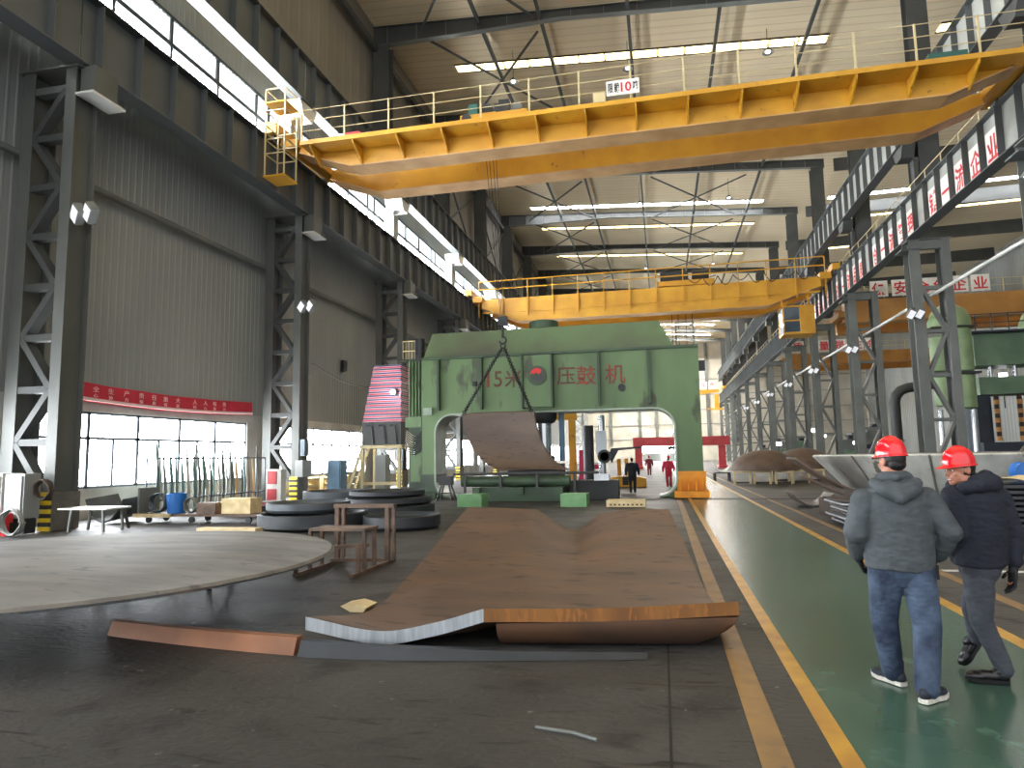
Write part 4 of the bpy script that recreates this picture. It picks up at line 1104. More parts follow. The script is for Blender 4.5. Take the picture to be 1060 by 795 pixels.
# rack of hanging strips in front of the window
t=thing('strip_rack','steel tube rack holding upright strips before the left window','rack',(-16.2,21.6,0))
g=MB()
for z in (.5,1.85): 
    for x in (-16.35,-15.95): g.cyl((x,18.9,z),(x,24.9,z),.03,6)
for y in (18.9,24.95):
    for x in (-16.35,-15.95): g.cyl((x,y,.02),(x,y,1.88),.03,6)
    for z in (.5,1.85): g.cyl((-16.35,y,z),(-15.95,y,z),.03,6)
g.build('tube_frame','steel_blue',t,40)
mat('strip_teal', srgb(110,140,138), srgb(90,118,118), rough=.5, scale=3); mat('strip_pale', srgb(206,206,196), srgb(176,178,170), rough=.5, scale=3); mat('strip_orange', srgb(220,176,118), rough=.6)
random.seed(11)
for i in range(30):
    y=19.1+i*.194+random.uniform(-.01,.01); x=-16.15+random.uniform(-.07,.07); h=random.uniform(1.7,2.35); w=random.uniform(.07,.13); s=random.uniform(-.03,.03)
    if i in (2,3): h=1.9
    col='strip_orange' if i in (22,27) else ('strip_teal' if i%3==0 else ('strip_pale' if i%3==1 else 'steel_grey'))
    def st(u,v,x=x,y=y,h=h,w=w,s=s): return (x+.03*math.sin(v*5+s*20),y+s*v+w*(u-.5)*(.5+math.sin(PI*min(1,v*1.05))*.8)+.04*math.sin(v*4),.03+h*v)
    single(MB().grid(st,2,10,(.02,0,0)),'template_strip','%s upright template strip in the rack by the window, %s from its near end'%({'strip_orange':'orange','strip_teal':'teal','strip_pale':'pale','steel_grey':'grey'}[col],'number %d'%(i+1)),'strip',col,'template strips in the window rack',smooth=60)
# flat trolley with bits
t=thing('flat_trolley','low flat trolley with timber edge behind the round plate','trolley',(-12.6,17,0))
MB().box(-14.8,-10.7,16.7,17.6,.20,.26).build('deck','rust_frame',t); MB().box(-14.8,-13.6,16.62,16.69,.18,.28).build('edge_board','cream_timber',t)
for x in (-14.4,-13,-11.2):
    for y in (16.8,17.5): MB().lathe([(0,-.03),(.09,-.03),(.09,.03),(0,.03)],(x,y,.10),14,axis=1).build('wheel','iron_black',t,40)
MB().box(-14.76,-14.7,16.75,17.55,.27,1.0).build('push_handle','steel_grey',t)
single(MB().lathe([(.0,0),(.24,0),(.27,.55),(.25,.57),(.22,.5),(0,.05)],(-13.75,17.1,.265),24),'plastic_bucket','blue plastic bucket standing on the flat trolley','bucket','blue_bucket' if 'blue_bucket' in MATS else mat('blue_bucket',srgb(40,112,190),srgb(34,98,172),rough=.4).name,smooth=40)
def coil(x,y,z,r,n,m,label,axis=1,name='hose_coil',group=None,tr=.022,sp=.03):
    b=[]
    for k in range(n*20+1):
        a=2*PI*k/20; rr=r*(1+.06*math.sin(k*1.7)); q=sp*k/20
        p={1:(x+rr*math.cos(a),y+q,z+rr*math.sin(a)),2:(x+rr*math.cos(a),y+rr*math.sin(a),z+q)}[axis]; b.append(p)
    return single(MB().tube(b,tr,6),name,label,'hose',m,group,smooth=60)
coil(-14.3,16.95,.56,.26,6,'steel_blue','dark hose coil standing on the trolley left of the blue bucket')
coil(-13.2,16.95,.50,.2,5,'steel_grey','grey hose coil on the trolley right of the blue bucket')
for i,(x0,x1,h,m,lab) in enumerate(((-12.9,-12.3,.3,'rust_frame','small rusty block on the trolley, left of the crate'),(-12.1,-11.2,.42,'cream_timber','pale timber crate on the flat trolley'))):
    single(MB().box(x0,x1,16.85,17.4,.265,.265+h).box(x0-.02,x1+.02,16.83,16.86,.265+h*.7,.265+h*.85),'crate',lab,'crate',m)
single(MB().box(-10.4,-8.9,13.6,13.9,.0,.22),'timber_beam','pale timber beam on the floor at the far rim of the round plate','beam','cream_timber',kind='thing')
single(MB().bar((-13.9,15.5,.02),(-14.2,15.6,.62),.06),'steel_bar','short dark bar leaning up left of the flat trolley','bar','iron_black')
def bowl(u,v):
    a=(u-.5)*2; return (-16.2+1.25*u,16.4+1.2*v,.05+.62*abs(a)**2.2+.1*v)
single(MB().grid(bowl,20,6,(0,0,.04)),'curved_sheet','grey curved sheet lying beside the table under the window','sheet','head_steel_light',smooth=50)
t=thing('work_table','thin topped steel table beside the nearest left column','table',(-14.1,14.6,0))
MB().box(-14.85,-13.4,14.2,15.0,.58,.62).build('tabletop','strip_pale',t)
for x in (-14.6,-13.55):
    for y in (14.3,14.9): MB().bar((x,y,.02),(x+(.08 if x<-14 else -.04),y,.58),.05).build('leg','steel_grey',t)
# cabinets at the left edge
t=thing('electrical_cabinet','white steel cabinet at the left edge of the picture, by the nearest column','cabinet',(-16.35,14.0,0))
MB().box(-16.75,-16.08,13.75,14.3,.05,1.52).build('body','white_paint',t); MB().box(-16.71,-16.12,13.71,13.745,.12,1.46).build('door','white_paint',t); MB().box(-16.24,-16.18,13.65,13.705,.8,1.0).build('handle','iron_black',t)
MB().box(-16.66,-16.4,13.70,13.708,.62,.82).build('warning_label','hazard_yellow',t)
t=thing('distribution_box','grey distribution box with hoses hung on it, beside the white cabinet','cabinet',(-15.75,14.0,.1))
MB().box(-16.04,-15.45,13.8,14.25,.4,1.5).build('body','panel_grey',t); MB().box(-16.0,-15.5,13.76,13.795,.46,1.44).build('door','panel_grey',t)
for x in (-15.98,-15.51): MB().box(x-.03,x+.03,13.9,14.2,.02,.39).build('leg','iron_black',t)
coil(-15.12,13.95,1.1,.24,5,'rust_dark','brown hose coil hanging beside the grey distribution box',name='hose_coil')
coil(-15.28,13.3,.36,.3,5,'panel_grey','grey cable coil on the floor below the distribution box',name='cable_coil')
coil(-15.98,13.2,.34,.29,5,'steel_blue','dark cable coil on the floor before the white cabinet',name='cable_coil')
single(MB().box(-15.85,-15.62,13.5,13.7,.32,.55).box(-15.8,-15.67,13.55,13.65,.0,.32),'socket_box','small red socket box low beside the white cabinet','box','sign_red')
# extinguisher cabinet, lockers, column boxes
t=thing('extinguisher_cabinet','red and white fire extinguisher cabinet beside the second left column','cabinet',(-15.45,25.0,0))
MB().box(-15.78,-15.12,24.8,25.2,.03,1.38).build('body','white_paint',t)
for z0,z1 in ((.1,.58),(.78,1.3)): MB().box(-15.72,-15.3,24.77,24.795,z0,z1).build('door','portal_red',t)
t=thing('locker','blue steel locker behind the second left column','locker',(-14.0,27.4,0))
MB().box(-14.35,-13.7,27.2,27.8,.03,1.7).build('body','blue_paint',t); MB().box(-14.3,-13.75,27.16,27.195,.1,1.62).build('door','blue_paint',t)
t=thing('switch_box','pale switch box fixed low on the second left column','box',(-15.1,26.3,.95),)
MB().box(-15.2,-14.85,26.0,26.75,1.02,1.72).build('body','panel_grey',t); MB().box(-15.0,-14.8,26.05,26.4,1.9,2.6).build('meter_box','steel_blue',t)
for i in range(3):
    x=-15.6+i*1.05
    q=thing('timber_crate','open slatted timber crate against the left wall, %s of three'%['nearest','middle','farthest'][i],'crate',(-16.6,29.5+i*1.6,0),'slatted crates at the left wall')
    y=29.5+i*1.6
    for z in (.1,.42,.74): MB().box(-16.9,-16.3,y-.6,y+.6,z,z+.12).build('slat','cream_timber',q)
    for a in (-.62,.5): MB().box(-16.92,-16.28,y+a,y+a+.11,.02,.9).build('post','cream_timber',q)
single(MB().prism([(-3.5,.0),(-3.34,.0),(-3.3,.05),(-3.46,.09),(-3.62,.06)],1,7.2,7.5),'crumpled_paper','scrap of pale paper on the floor at the left rim of the big plate','paper','cream_timber')
single(MB().tube([(-.85,4.35,.012),(-.6,4.3,.012),(-.45,4.22,.012)],.012,6),'wire_scrap','short twisted wire scrap on the floor in front of the big plate','wire','steel_grey')
single(MB().tube([(-15.25,27.4+9.*k/16,6.05-.55*math.sin(PI*k/16)) for k in range(17)],.02,6),'hanging_cable','thin black cable sagging between the second left column and the striped cabin','cable','black_rubber',smooth=60)
single(MB().box(-17.5,-17.3,34.6,35.0,6.7,7.3),'wall_box','small dark box on the left wall cladding between the second and third columns','box','iron_black')
# ------------------------------------------------------------------ people
from mathutils import noise as NZ
mat('skin', srgb(196,138,112), srgb(180,120,96), rough=.5, scale=20)
mat('skin_dark', srgb(120,84,68), rough=.55)
mat('hair_black', srgb(24,20,19), rough=.5, scale=60, bump=.3)
mat('helmet_red', srgb(226,22,32), rough=.18, coat=.5)
mat('helmet_white', srgb(230,232,236), rough=.4)
mat('jacket_grey', srgb(74,80,84), srgb(64,70,74), rough=.75, scale=14, bump=.12)
mat('jacket_navy', srgb(28,33,46), srgb(22,27,38), rough=.85, scale=14, bump=.12)
mat('denim', srgb(74,90,112), srgb(30,42,64), rough=.8, scale=5, lo=.36, hi=.66, bump=.15, bscale=50)
mat('trouser_grey', srgb(66,70,78), srgb(56,60,68), rough=.8, scale=8, bump=.1)
mat('shoe_navy', srgb(28,32,44), rough=.6); mat('shoe_black', srgb(18,18,19), rough=.25); mat('sole_white', srgb(226,220,208), srgb(196,190,180), rough=.6, scale=40)
mat('glove_dark', srgb(30,30,34), rough=.7); mat('teeth', srgb(240,234,224), rough=.3); mat('eye_white', srgb(230,228,222), rough=.2); mat('lip', srgb(150,84,76), rough=.5)
mat('cover_dark', srgb(30,34,44), srgb(22,26,34), rough=.8, scale=6); mat('cover_maroon', srgb(120,40,56), rough=.8); mat('cover_red', srgb(214,52,84), srgb(190,40,70), rough=.8, scale=6)

class PB(MB):
    def etube(s, pts, rad, right=(1,0,0), n=20):
        """closed elliptical tube; rad = (half width along right, half depth) per point"""
        pts=[V(p) for p in pts]; N=len(pts); rg=V(right).normalized(); vs=[]
        for i,p in enumerate(pts):
            d=(pts[min(i+1,N-1)]-pts[max(i-1,0)]).normalized()
            a=(rg-d*rg.dot(d)).normalized(); c=d.cross(a); ra,rb=rad[i] if isinstance(rad[i],tuple) else (rad[i],rad[i])
            vs+=[p+a*(ra*math.cos(2*PI*k/n))+c*(rb*math.sin(2*PI*k/n)) for k in range(n)]
        fs=[(i*n+k,i*n+(k+1)%n,(i+1)*n+(k+1)%n,(i+1)*n+k) for i in range(N-1) for k in range(n)]
        fs+=[tuple(range(n-1,-1,-1)),tuple(range((N-1)*n,N*n))]
        s.add(vs,fs)
        # round ends
        return s
    def limb(s, pts, rad, n=16):
        s.etube(pts,rad,n=n) if abs((V(pts[-1])-V(pts[0])).normalized().x)<.9 else s.etube(pts,rad,(0,1,0),n)
        for p,r in ((pts[0],rad[0]),(pts[-1],rad[-1])):
            r=min(r) if isinstance(r,tuple) else r; s.sph(p,r,r,r,12,8)
        for p,r in zip(pts[1:-1],rad[1:-1]):
            r=min(r) if isinstance(r,tuple) else r; s.sph(p,r*.98,r*.98,r*.98,12,8)
        return s
    def ell(s, c, ax, r):
        """ellipsoid in a frame ax=(x,y,z vectors)"""
        b=MB().sph((0,0,0),r[0],r[1],r[2],18,12); c=V(c)
        return s.add([c+ax[0]*p.x+ax[1]*p.y+ax[2]*p.z for p in b.v],b.f)
def fused(pb, name, m, parent, voxel, smooth=3, wrinkle=0, wf=(9,9,14), seed=0):
    """overlapping closed shells merged into one continuous surface"""
    me=bpy.data.meshes.new('shell'); me.from_pydata([tuple(p) for p in pb.v],[],pb.f); me.update()
    o=bpy.data.objects.new('shell',me); COL.objects.link(o)
    r=o.modifiers.new('r','REMESH'); r.mode='VOXEL'; r.voxel_size=voxel
    q=o.modifiers.new('s','SMOOTH'); q.factor=.5; q.iterations=smooth
    dg=bpy.context.evaluated_depsgraph_get(); e=bpy.data.meshes.new_from_object(o.evaluated_get(dg))
    vs=[v.co.copy() for v in e.vertices]; fs=[tuple(p.vertices) for p in e.polygons]
    if wrinkle:
        ns=[v.normal.copy() for v in e.vertices]
        for i,p in enumerate(vs):
            k=NZ.noise(V((p.x*wf[0]+seed,p.y*wf[1],p.z*wf[2]+p.x*5)))*.7+NZ.noise(V((p.x*wf[0]*2.2+seed,p.y*wf[1]*2.2,p.z*wf[2]*2.4)))*.4
            vs[i]=p+ns[i]*(-abs(k)*wrinkle*2+wrinkle*.6)
    bpy.data.objects.remove(o); bpy.data.meshes.remove(me); bpy.data.meshes.remove(e)
    o=link_mesh(name,vs,fs,m,parent,180)
    return o
def frame(fwd, up=(0,0,1)):
    f=V(fwd).normalized(); u=V(up); x=f.cross(u).normalized(); z=x.cross(f); return (x,f,z)
def hand(pb, w, d, nrm, thumb, s=1., curl=.5):
    """palm, four unequal bent fingers and a thumb. d = towards the fingertips, nrm = out of the palm, thumb = towards the thumb side"""
    w=V(w); d=V(d).normalized(); t=V(thumb); t=(t-d*t.dot(d)).normalized(); nrm=V(nrm); nrm=(nrm-d*nrm.dot(d)-t*nrm.dot(t)).normalized()
    pb.ell(w+d*.05*s,(t,d,nrm),(.042*s,.056*s,.017*s)); pb.ell(w+d*.075*s,(t,d,nrm),(.040*s,.03*s,.015*s))
    pb.limb([w-d*.03*s,w+d*.02*s],[.026*s,.026*s],10)
    for i,(o,L) in enumerate(((.030,.072),(.010,.082),(-.011,.076),(-.031,.058))):
        p=w+d*.095*s+t*o*s; a=0; pts=[p-d*.02*s]
        for k,fr in enumerate((.45,.32,.23)):
            dd=d*math.cos(a)+nrm*math.sin(a); pts.append(pts[-1]+dd*L*fr*s*(1.25 if k==0 else 1)); a+=curl*(.9+.12*i)
        pb.limb(pts,[.0098*s,.0095*s,.0088*s,.0075*s],8)
    p=w+d*.03*s+t*.034*s; e=(t*.75+d*.65+nrm*.25).normalized(); e2=(t*.3+d*.9+nrm*.4).normalized()
    pb.limb([p-e*.01*s,p+e*.032*s,p+e*.032*s+e2*.028*s],[.013*s,.011*s,.009*s],8)
def head_shape(pb, c, ax, s=1.):
    x,f,z=ax; c=V(c); P=lambda a,b,h: c+x*a*s+f*b*s+z*h*s
    E=lambda p,r: pb.ell(p,ax,tuple(k*s for k in r))
    E(P(0,-.008,.02),(.076,.098,.102)); E(P(0,.03,-.055),(.06,.062,.066)); E(P(0,.062,-.098),(.030,.028,.022))
    E(P(0,.072,.012),(.052,.026,.016)); E(P(0,.085,-.018),(.012,.016,.03)); E(P(0,.098,-.036),(.016,.016,.013))
    for k in (-1,1):
        E(P(k*.036,.062,-.034),(.024,.022,.02)); E(P(k*.078,-.012,-.012),(.010,.02,.032)); E(P(k*.05,.0,-.075),(.018,.04,.03))
    E(P(0,.082,-.066),(.026,.013,.008)); E(P(0,.080,-.080),(.022,.013,.008))
def helmet(t, c, ax, m, s=1.):
    """hard hat: dome, brim with peak, crest ridge, suspension band"""
    x,f,z=ax; c=V(c)
    def W(p): return c+x*p[0]*s+f*p[1]*s+z*p[2]*s
    b=MB(); n=36; rings=[]
    prof=[(1.0,.0),(1.0,.03),(.97,.06),(.88,.095),(.72,.125),(.5,.145),(.25,.155),(.02,.158)]
    for k,h in prof: rings.append([W((.108*k*math.cos(2*PI*i/n),.132*k*math.sin(2*PI*i/n),h+.008*k*0)) for i in range(n)])
    inn=[[W((.100*k*math.cos(2*PI*i/n),.124*k*math.sin(2*PI*i/n),h-.006)) for i in range(n)] for k,h in reversed(prof)]
    allr=rings+inn; vs=[p for r in allr for p in r]; fs=[(i*n+k,i*n+(k+1)%n,(i+1)*n+(k+1)%n,(i+1)*n+k) for i in range(len(allr)-1) for k in range(n)]+[((len(allr)-1)*n+k,(len(allr)-1)*n+(k+1)%n,(k+1)%n,k) for k in range(n)]
    b.add(vs,fs); dome=b.build('helmet',m,t,50)
    br=MB(); o=[];i_=[]
    for k in range(n):
        a=2*PI*k/n; pk=max(0,math.sin(a))**2.2; e=.012+.05*pk
        o.append(((.109+e*.6)*math.cos(a),(.133+e)*math.sin(a),-.004-.012*pk)); i_.append((.107*math.cos(a),.131*math.sin(a),.008))
    vs=[W(p) for p in i_]+[W(p) for p in o]+[W((p[0],p[1],p[2]-.006)) for p in o]+[W((p[0],p[1],p[2]-.008)) for p in i_]
    fs=[(r*n+k,r*n+(k+1)%n,((r+1)%4)*n+(k+1)%n,((r+1)%4)*n+k) for r in range(4) for k in range(n)]
    br.add(vs,fs).build('brim',m,dome,50)
    r=MB()
    for w_ in (-.03,0,.03):
        r.tube([W((w_*(1-.3*abs(math.cos(a))),.118*math.cos(a)*.98,.035+.127*math.sin(a)*(1-.06*(w_!=0)))) for a in [.15+i*(PI-.3)/12 for i in range(13)]],.007*s,6)
    r.build('ridge',m,dome,60)
    q=MB(); q.tube([W((.088*math.cos(a),.108*math.sin(a),-.012)) for a in [2*PI*i/24 for i in range(24)]],.010*s,6,closed=True); q.build('headband','black_rubber',dome,60)
    return dome
def shoe(t, heel, toe, m, sole, lift=(0,0), s=1., name='shoe'):
    """heel/toe points on the sole line"""
    h,e=V(heel),V(toe); f=(e-h).normalized(); x=f.cross(V((0,0,1))).normalized(); z=x.cross(f); L=(e-h).length
    def W(a,b,c): return h+x*a+f*b*L+z*c
    out=[(.0,-.02,.0),(.030,.02,0),(.036,.25,0),(.034,.45,0),(.045,.7,0),(.040,.88,0),(.018,.99,0)]
    ring=[(a,b) for a,b,_ in out]+[(-a*.92,b) for a,b,_ in reversed(out[1:])]
    n=len(ring); S=MB(); S.add([W(a*s,b,0.004+(.02*max(0,b-.8)/.2)) for a,b in ring]+[W(a*1.03*s,b,.032+(.02*max(0,b-.8)/.2)) for a,b in ring],[tuple(range(n-1,-1,-1)),tuple(range(n,2*n))]+[(i,(i+1)%n,n+(i+1)%n,n+i) for i in range(n)])
    S.build('sole',sole,t,50)
    u=PB(); ax=(x,f,z)
    u.ell(W(0,.16,.060),ax,(.036*s,.05*s,.045*s)); u.ell(W(0,.45,.052),ax,(.037*s,.09*s,.036*s)); u.ell(W(0,.74,.046),ax,(.043*s,.065*s,.03*s)); u.ell(W(0,.2,.085),ax,(.034*s,.046*s,.03*s))
    u.v=[p+z*max(0,(.030-(p-h).dot(z))) for p in u.v]
    return fused(u,name,m,t,.006*s if s>.8 else .01,2)
def person(label, root, S, hi=True):
    """S: joints as offsets from the root, widths and materials"""
    k=S.get('scale',1.)
    t=thing('person',label,'person',root,S.get('group'),local=True)
    vx=.006 if hi else .014
    R=lambda p: V(p)*k
    tw=S['torso']; rgt=S.get('right',(1,0,0))
    B=PB()
    B.etube([R(p) for p,_ in tw],[(a*.72*k,b*.72*k) for _,(a,b) in tw],rgt)
    for L in S['legs']: B.limb([R(p) for p in L],[.062*k,.048*k,.036*k],12)
    for A in S['arms']: B.limb([R(p) for p in A],[.048*k,.038*k,.028*k],12)
    for h in S['hands']: hand(B,R(h[0]),h[1],h[2],h[3],k*(.8 if S.get('gloves') else 1),h[4])
    ax=frame(S['look'],S.get('head_up',(0,0,1))); hc=R(S['head'])
    B.limb([R(S['neck']),hc-ax[2]*.03*k],[.062*k,.055*k],14)
    head_shape(B,hc,ax,k)
    body=fused(B,'body',S.get('skin','skin'),t,vx,2)
    # hair under the hat
    H=PB(); H.ell(hc-ax[1]*.020*k+ax[2]*.012*k,ax,(.079*k,.090*k,.096*k)); H.ell(hc-ax[1]*.055*k-ax[2]*.035*k,ax,(.066*k,.045*k,.05*k))
    H.build('hair',S.get('hair','hair_black'),t,60)
    if S.get('helmet'): helmet(t,hc+ax[2]*.030*k,ax,S['helmet'],k*.88)
    if hi:
        for q in (-1,1):
            MB().sph(hc+ax[0]*q*.033+ax[1]*.078+ax[2]*-.008,.010,.010,.007,10,8).build('eye','eye_white',t,60)
            MB().sph(hc+ax[0]*q*.033+ax[1]*.086+ax[2]*-.008,.005,.005,.005,8,6).build('iris','hair_black',t,60)
            b=PB(); b.limb([hc+ax[0]*q*.016+ax[1]*.094+ax[2]*.014,hc+ax[0]*q*.05+ax[1]*.078+ax[2]*.016],[.005,.004],8); b.build('eyebrow','hair_black',t,60)
        b=PB(); b.ell(hc+ax[1]*.089-ax[2]*.072,ax,(.022,.008,.006)); b.build('teeth','teeth',t,60)
        b=PB(); b.limb([hc+ax[0]*-.026+ax[1]*.084-ax[2]*.066,hc+ax[1]*.097-ax[2]*.0655,hc+ax[0]*.026+ax[1]*.084-ax[2]*.066],[.003,.0045,.003],8); b.limb([hc+ax[0]*-.024+ax[1]*.083-ax[2]*.078,hc+ax[1]*.093-ax[2]*.081,hc+ax[0]*.024+ax[1]*.083-ax[2]*.078],[.003,.005,.003],8); b.build('lips','lip',t,60)
    # trousers
    T=PB(); pw=S.get('pelvis',(.175,.125)); pc=R(S['hip'])
    T.etube([pc+V((0,0,-.13*k)),pc+V((0,0,-.06*k)),pc+V((0,0,0)),pc+V((0,0,.12*k))],[(pw[0]*.45*k,pw[1]*.6*k),(pw[0]*.85*k,pw[1]*.9*k),(pw[0]*k,pw[1]*k),(pw[0]*.95*k,pw[1]*.95*k)],rgt)
    for L,rr in zip(S['legs'],S.get('leg_r',((.108,.08,.066),(.108,.08,.066)))):
        hp,kn,an=[R(p) for p in L]; m1=hp.lerp(kn,.5)+V((0,-.008,0)); m2=kn.lerp(an,.4)
        hem=an+(kn-an).normalized()*S.get('hem',-.02)*k
        T.limb([hp,m1,kn,m2,hem],[rr[0]*k,(rr[0]*.5+rr[1]*.5)*k,rr[1]*k,(rr[1]*.55+rr[2]*.45)*k,rr[2]*k],20)
    fused(T,'trousers',S['trousers'],t,vx*1.2,4,.006*k if hi else 0,(10,10,17),3)
    # jacket
    J=PB(); J.etube([R(p) for p,_ in tw],[(a*k,b*k) for _,(a,b) in tw],rgt,28)
    for A,rr in zip(S['arms'],S.get('sleeve_r',((.088,.074,.054),)*2)):
        a,e,w_=[R(p) for p in A]; w2=w_+(e-w_).normalized()*.03*k
        J.limb([a,a.lerp(e,.5),e,e.lerp(w2,.5),w2],[rr[0]*k,(rr[0]+rr[1])*.5*k,rr[1]*k,(rr[1]*.55+rr[2]*.45)*k,rr[2]*k],20)
    for c,r in S.get('lumps',()): J.ell(R(c),frame((0,1,0)),tuple(q*k for q in r))
    fused(J,'jacket',S['jacket'],t,vx*1.2,4,.0055*k if hi else 0,(8,8,15),9)
    if 'hood' in S:
        Hd=PB()
        for pts,rad in S['hood']: Hd.limb([R(p) for p in pts],[q*k for q in rad],16)
        fused(Hd,'hood',S['jacket'],t,vx*1.2,5,.005*k if hi else 0,(10,10,12),5)
    if S.get('gloves'):  # larger dark copy of each hand laid over it
        for h in S['hands']:
            g=PB(); hand(g,R(h[0]),h[1],h[2],h[3],k*1.2,h[4]); fused(g,'glove','glove_dark',t,.0045,1)
    for hl,to,m_,so in S['shoes']: shoe(t,R(hl),R(to),m_,so,s=k*1.12)
    return t
# nearest man, seen from behind
p1=person('man in a grey hooded jacket and blue jeans walking away on the green walkway', (1.63,5.42,.006), dict(
    torso=[((-.005,0,.845),(.222,.145)),((0,.0,.93),(.232,.152)),((0,0,1.06),(.232,.15)),((.0,0,1.2),(.238,.148)),((.005,0,1.31),(.235,.138)),((.005,.0,1.385),(.20,.118)),((.01,.005,1.445),(.14,.10)),((.01,.01,1.50),(.096,.088)),((.01,.01,1.54),(.086,.085))],
    hip=(0,0,.86), pelvis=(.185,.13),
    legs=[((-.092,.0,.86),(-.105,.09,.48),(-.055,.16,.115)),((.100,-.0,.86),(.125,-.06,.47),(.06,-.17,.105))],
    leg_r=((.120,.090,.074),(.120,.090,.076)),
    arms=[((-.205,0,1.335),(-.285,-.03,1.10),(-.245,.12,.92)),((.21,0,1.335),(.325,-.03,1.11),(.275,.10,.92))],
    sleeve_r=((.088,.082,.058),(.09,.084,.06)),
    hands=[((-.235,.15,.905),(.35,.6,-.7),(1,0,.3),(0,.7,.6),.6),((.265,.12,.905),(-.35,.25,-.9),(-1,.2,0),(0,1,.2),.55)],
    neck=(.01,.0,1.46), head=(.005,.02,1.625), look=(-.35,.93,-.05), helmet='helmet_red',
    lumps=[((0,0,.87),(.225,.145,.03)),((0,-.02,1.40),(.2,.11,.05))],
    hood=[([(-.135,-.035,1.455),(-.09,-.115,1.405),(0,-.145,1.365),(.09,-.115,1.405),(.14,-.035,1.455)],[.04,.05,.055,.05,.04]),([(-.07,-.11,1.43),(.0,-.125,1.41),(.07,-.11,1.43)],[.045,.05,.045]),([(-.09,-.02,1.50),(0,-.075,1.50),(.09,-.02,1.50)],[.035,.035,.035])],
    jacket='jacket_grey', trousers='denim', gloves=True,
    shoes=[((.0,.10,0),(-.145,.34,0),'shoe_navy','sole_white'),((.0,-.24,0),(.205,-.05,0),'shoe_navy','sole_white')]))
MB().box(.255,.285,.10,.13,.76,.86).build('phone','black_rubber',p1)
# second man, head turned to the left
p2=person('man in a dark navy hooded jacket smiling sideways, at the right edge of the walkway', (2.27,5.75,.006), dict(
    torso=[((.0,0,.825),(.178,.14)),((.005,0,.93),(.19,.148)),((.02,0,1.08),(.20,.15)),((.03,0,1.2),(.205,.148)),((.03,0,1.31),(.2,.14)),((.025,0,1.38),(.168,.12)),((.01,.0,1.43),(.11,.1)),((-.01,.0,1.48),(.085,.088))],
    right=(.9,.42,0), hip=(.0,0,.83), pelvis=(.155,.13),
    legs=[((-.02,-.01,.80),(-.035,-.03,.44),(.085,-.045,.10)),((.05,.07,.82),(.0,.2,.5),(.05,.30,.24))],
    leg_r=((.108,.076,.058),(.1,.072,.056)),
    arms=[((-.155,-.05,1.34),(-.165,-.09,1.07),(-.12,.05,.86)),((.19,.05,1.325),(.252,.03,1.06),(.225,.0,.835))],
    sleeve_r=((.085,.076,.06),(.082,.07,.056)),
    hands=[((-.09,.09,.86),(.2,.4,-.8),(1,0,0),(0,1,0),.7),((.217,-.005,.815),(-.12,.05,-1),(-1,.2,0),(-.1,1,0),.45)],
    neck=(.0,.0,1.41), head=(-.085,-.02,1.545), look=(-.96,-.22,-.06), helmet='helmet_red',
    lumps=[((.0,0,.85),(.18,.14,.03))],
    hood=[([(-.10,-.10,1.40),(.0,-.12,1.425),(.10,-.08,1.44),(.12,.03,1.45)],[.05,.062,.07,.06]),([(-.02,-.09,1.45),(.07,-.07,1.475),(.10,.02,1.48)],[.045,.06,.055]),([(-.10,.09,1.41),(.02,.1,1.44),(.11,.06,1.46)],[.05,.055,.055])],
    jacket='jacket_navy', trousers='trouser_grey', hem=.0, gloves=True,
    shoes=[((.105,-.05,0),(-.175,-.015,0),'shoe_black','shoe_black'),((.10,.32,.20),(-.03,.33,-.0),'shoe_black','shoe_black')]))
def far_worker(label, root, jacket, trousers, helmet_m, bag=False, sc=.92, face=(0,1,0), sleeves=None):
    t=person(label, root, dict(scale=sc,
        torso=[((0,0,.80),(.19,.13)),((0,0,.95),(.2,.14)),((0,0,1.2),(.22,.14)),((0,0,1.38),(.2,.12)),((0,0,1.46),(.1,.09))],
        hip=(0,0,.86), legs=[((-.095,0,.86),(-.10,.05,.48),(-.09,-.04,.1)),((.095,0,.86),(.11,.03,.48),(.10,.05,.1))],
        arms=[((-.215,0,1.38),(-.30,.0,1.1),(-.31,.05,.86)),((.215,0,1.38),(.30,0,1.1),(.31,.06,.87))],
        hands=[((-.31,.06,.84),(-.1,.1,-1),(1,0,0),(0,1,0),.6),((.31,.07,.85),(.1,.1,-1),(-1,0,0),(0,1,0),.6)],
        neck=(0,0,1.44), head=(0,.02,1.60), look=face, helmet=helmet_m, jacket=jacket, trousers=trousers,
        shoes=[((-.09,-.09,0),(-.10,.17,0),'shoe_black','shoe_black'),((.10,0,0),(.11,.26,0),'shoe_black','shoe_black')]), hi=False)
    return t
far_worker('worker in dark overalls walking through the press opening carrying a black bag',(-1.36,31.0,.006),'cover_dark','cover_dark',None)
b=MB().box(-1.80,-1.54,30.9,31.1,.35,.72); q=single(b,'bag','black bag carried in the left hand of the dark-clad worker','bag','black_rubber')
MB().tube([(-1.76,31,.73),(-1.72,31,.82),(-1.62,31,.82),(-1.58,31,.73)],.015,6).build('handle','black_rubber',q,60)
far_worker('worker in pinkish red overalls and red helmet standing beyond the right press leg',(.28,36.3,.006),'cover_red','cover_red','helmet_red')
far_worker('distant worker in maroon overalls left of the red-clad worker',(-1.1,56.8,.006),'cover_maroon','cover_maroon','helmet_red')
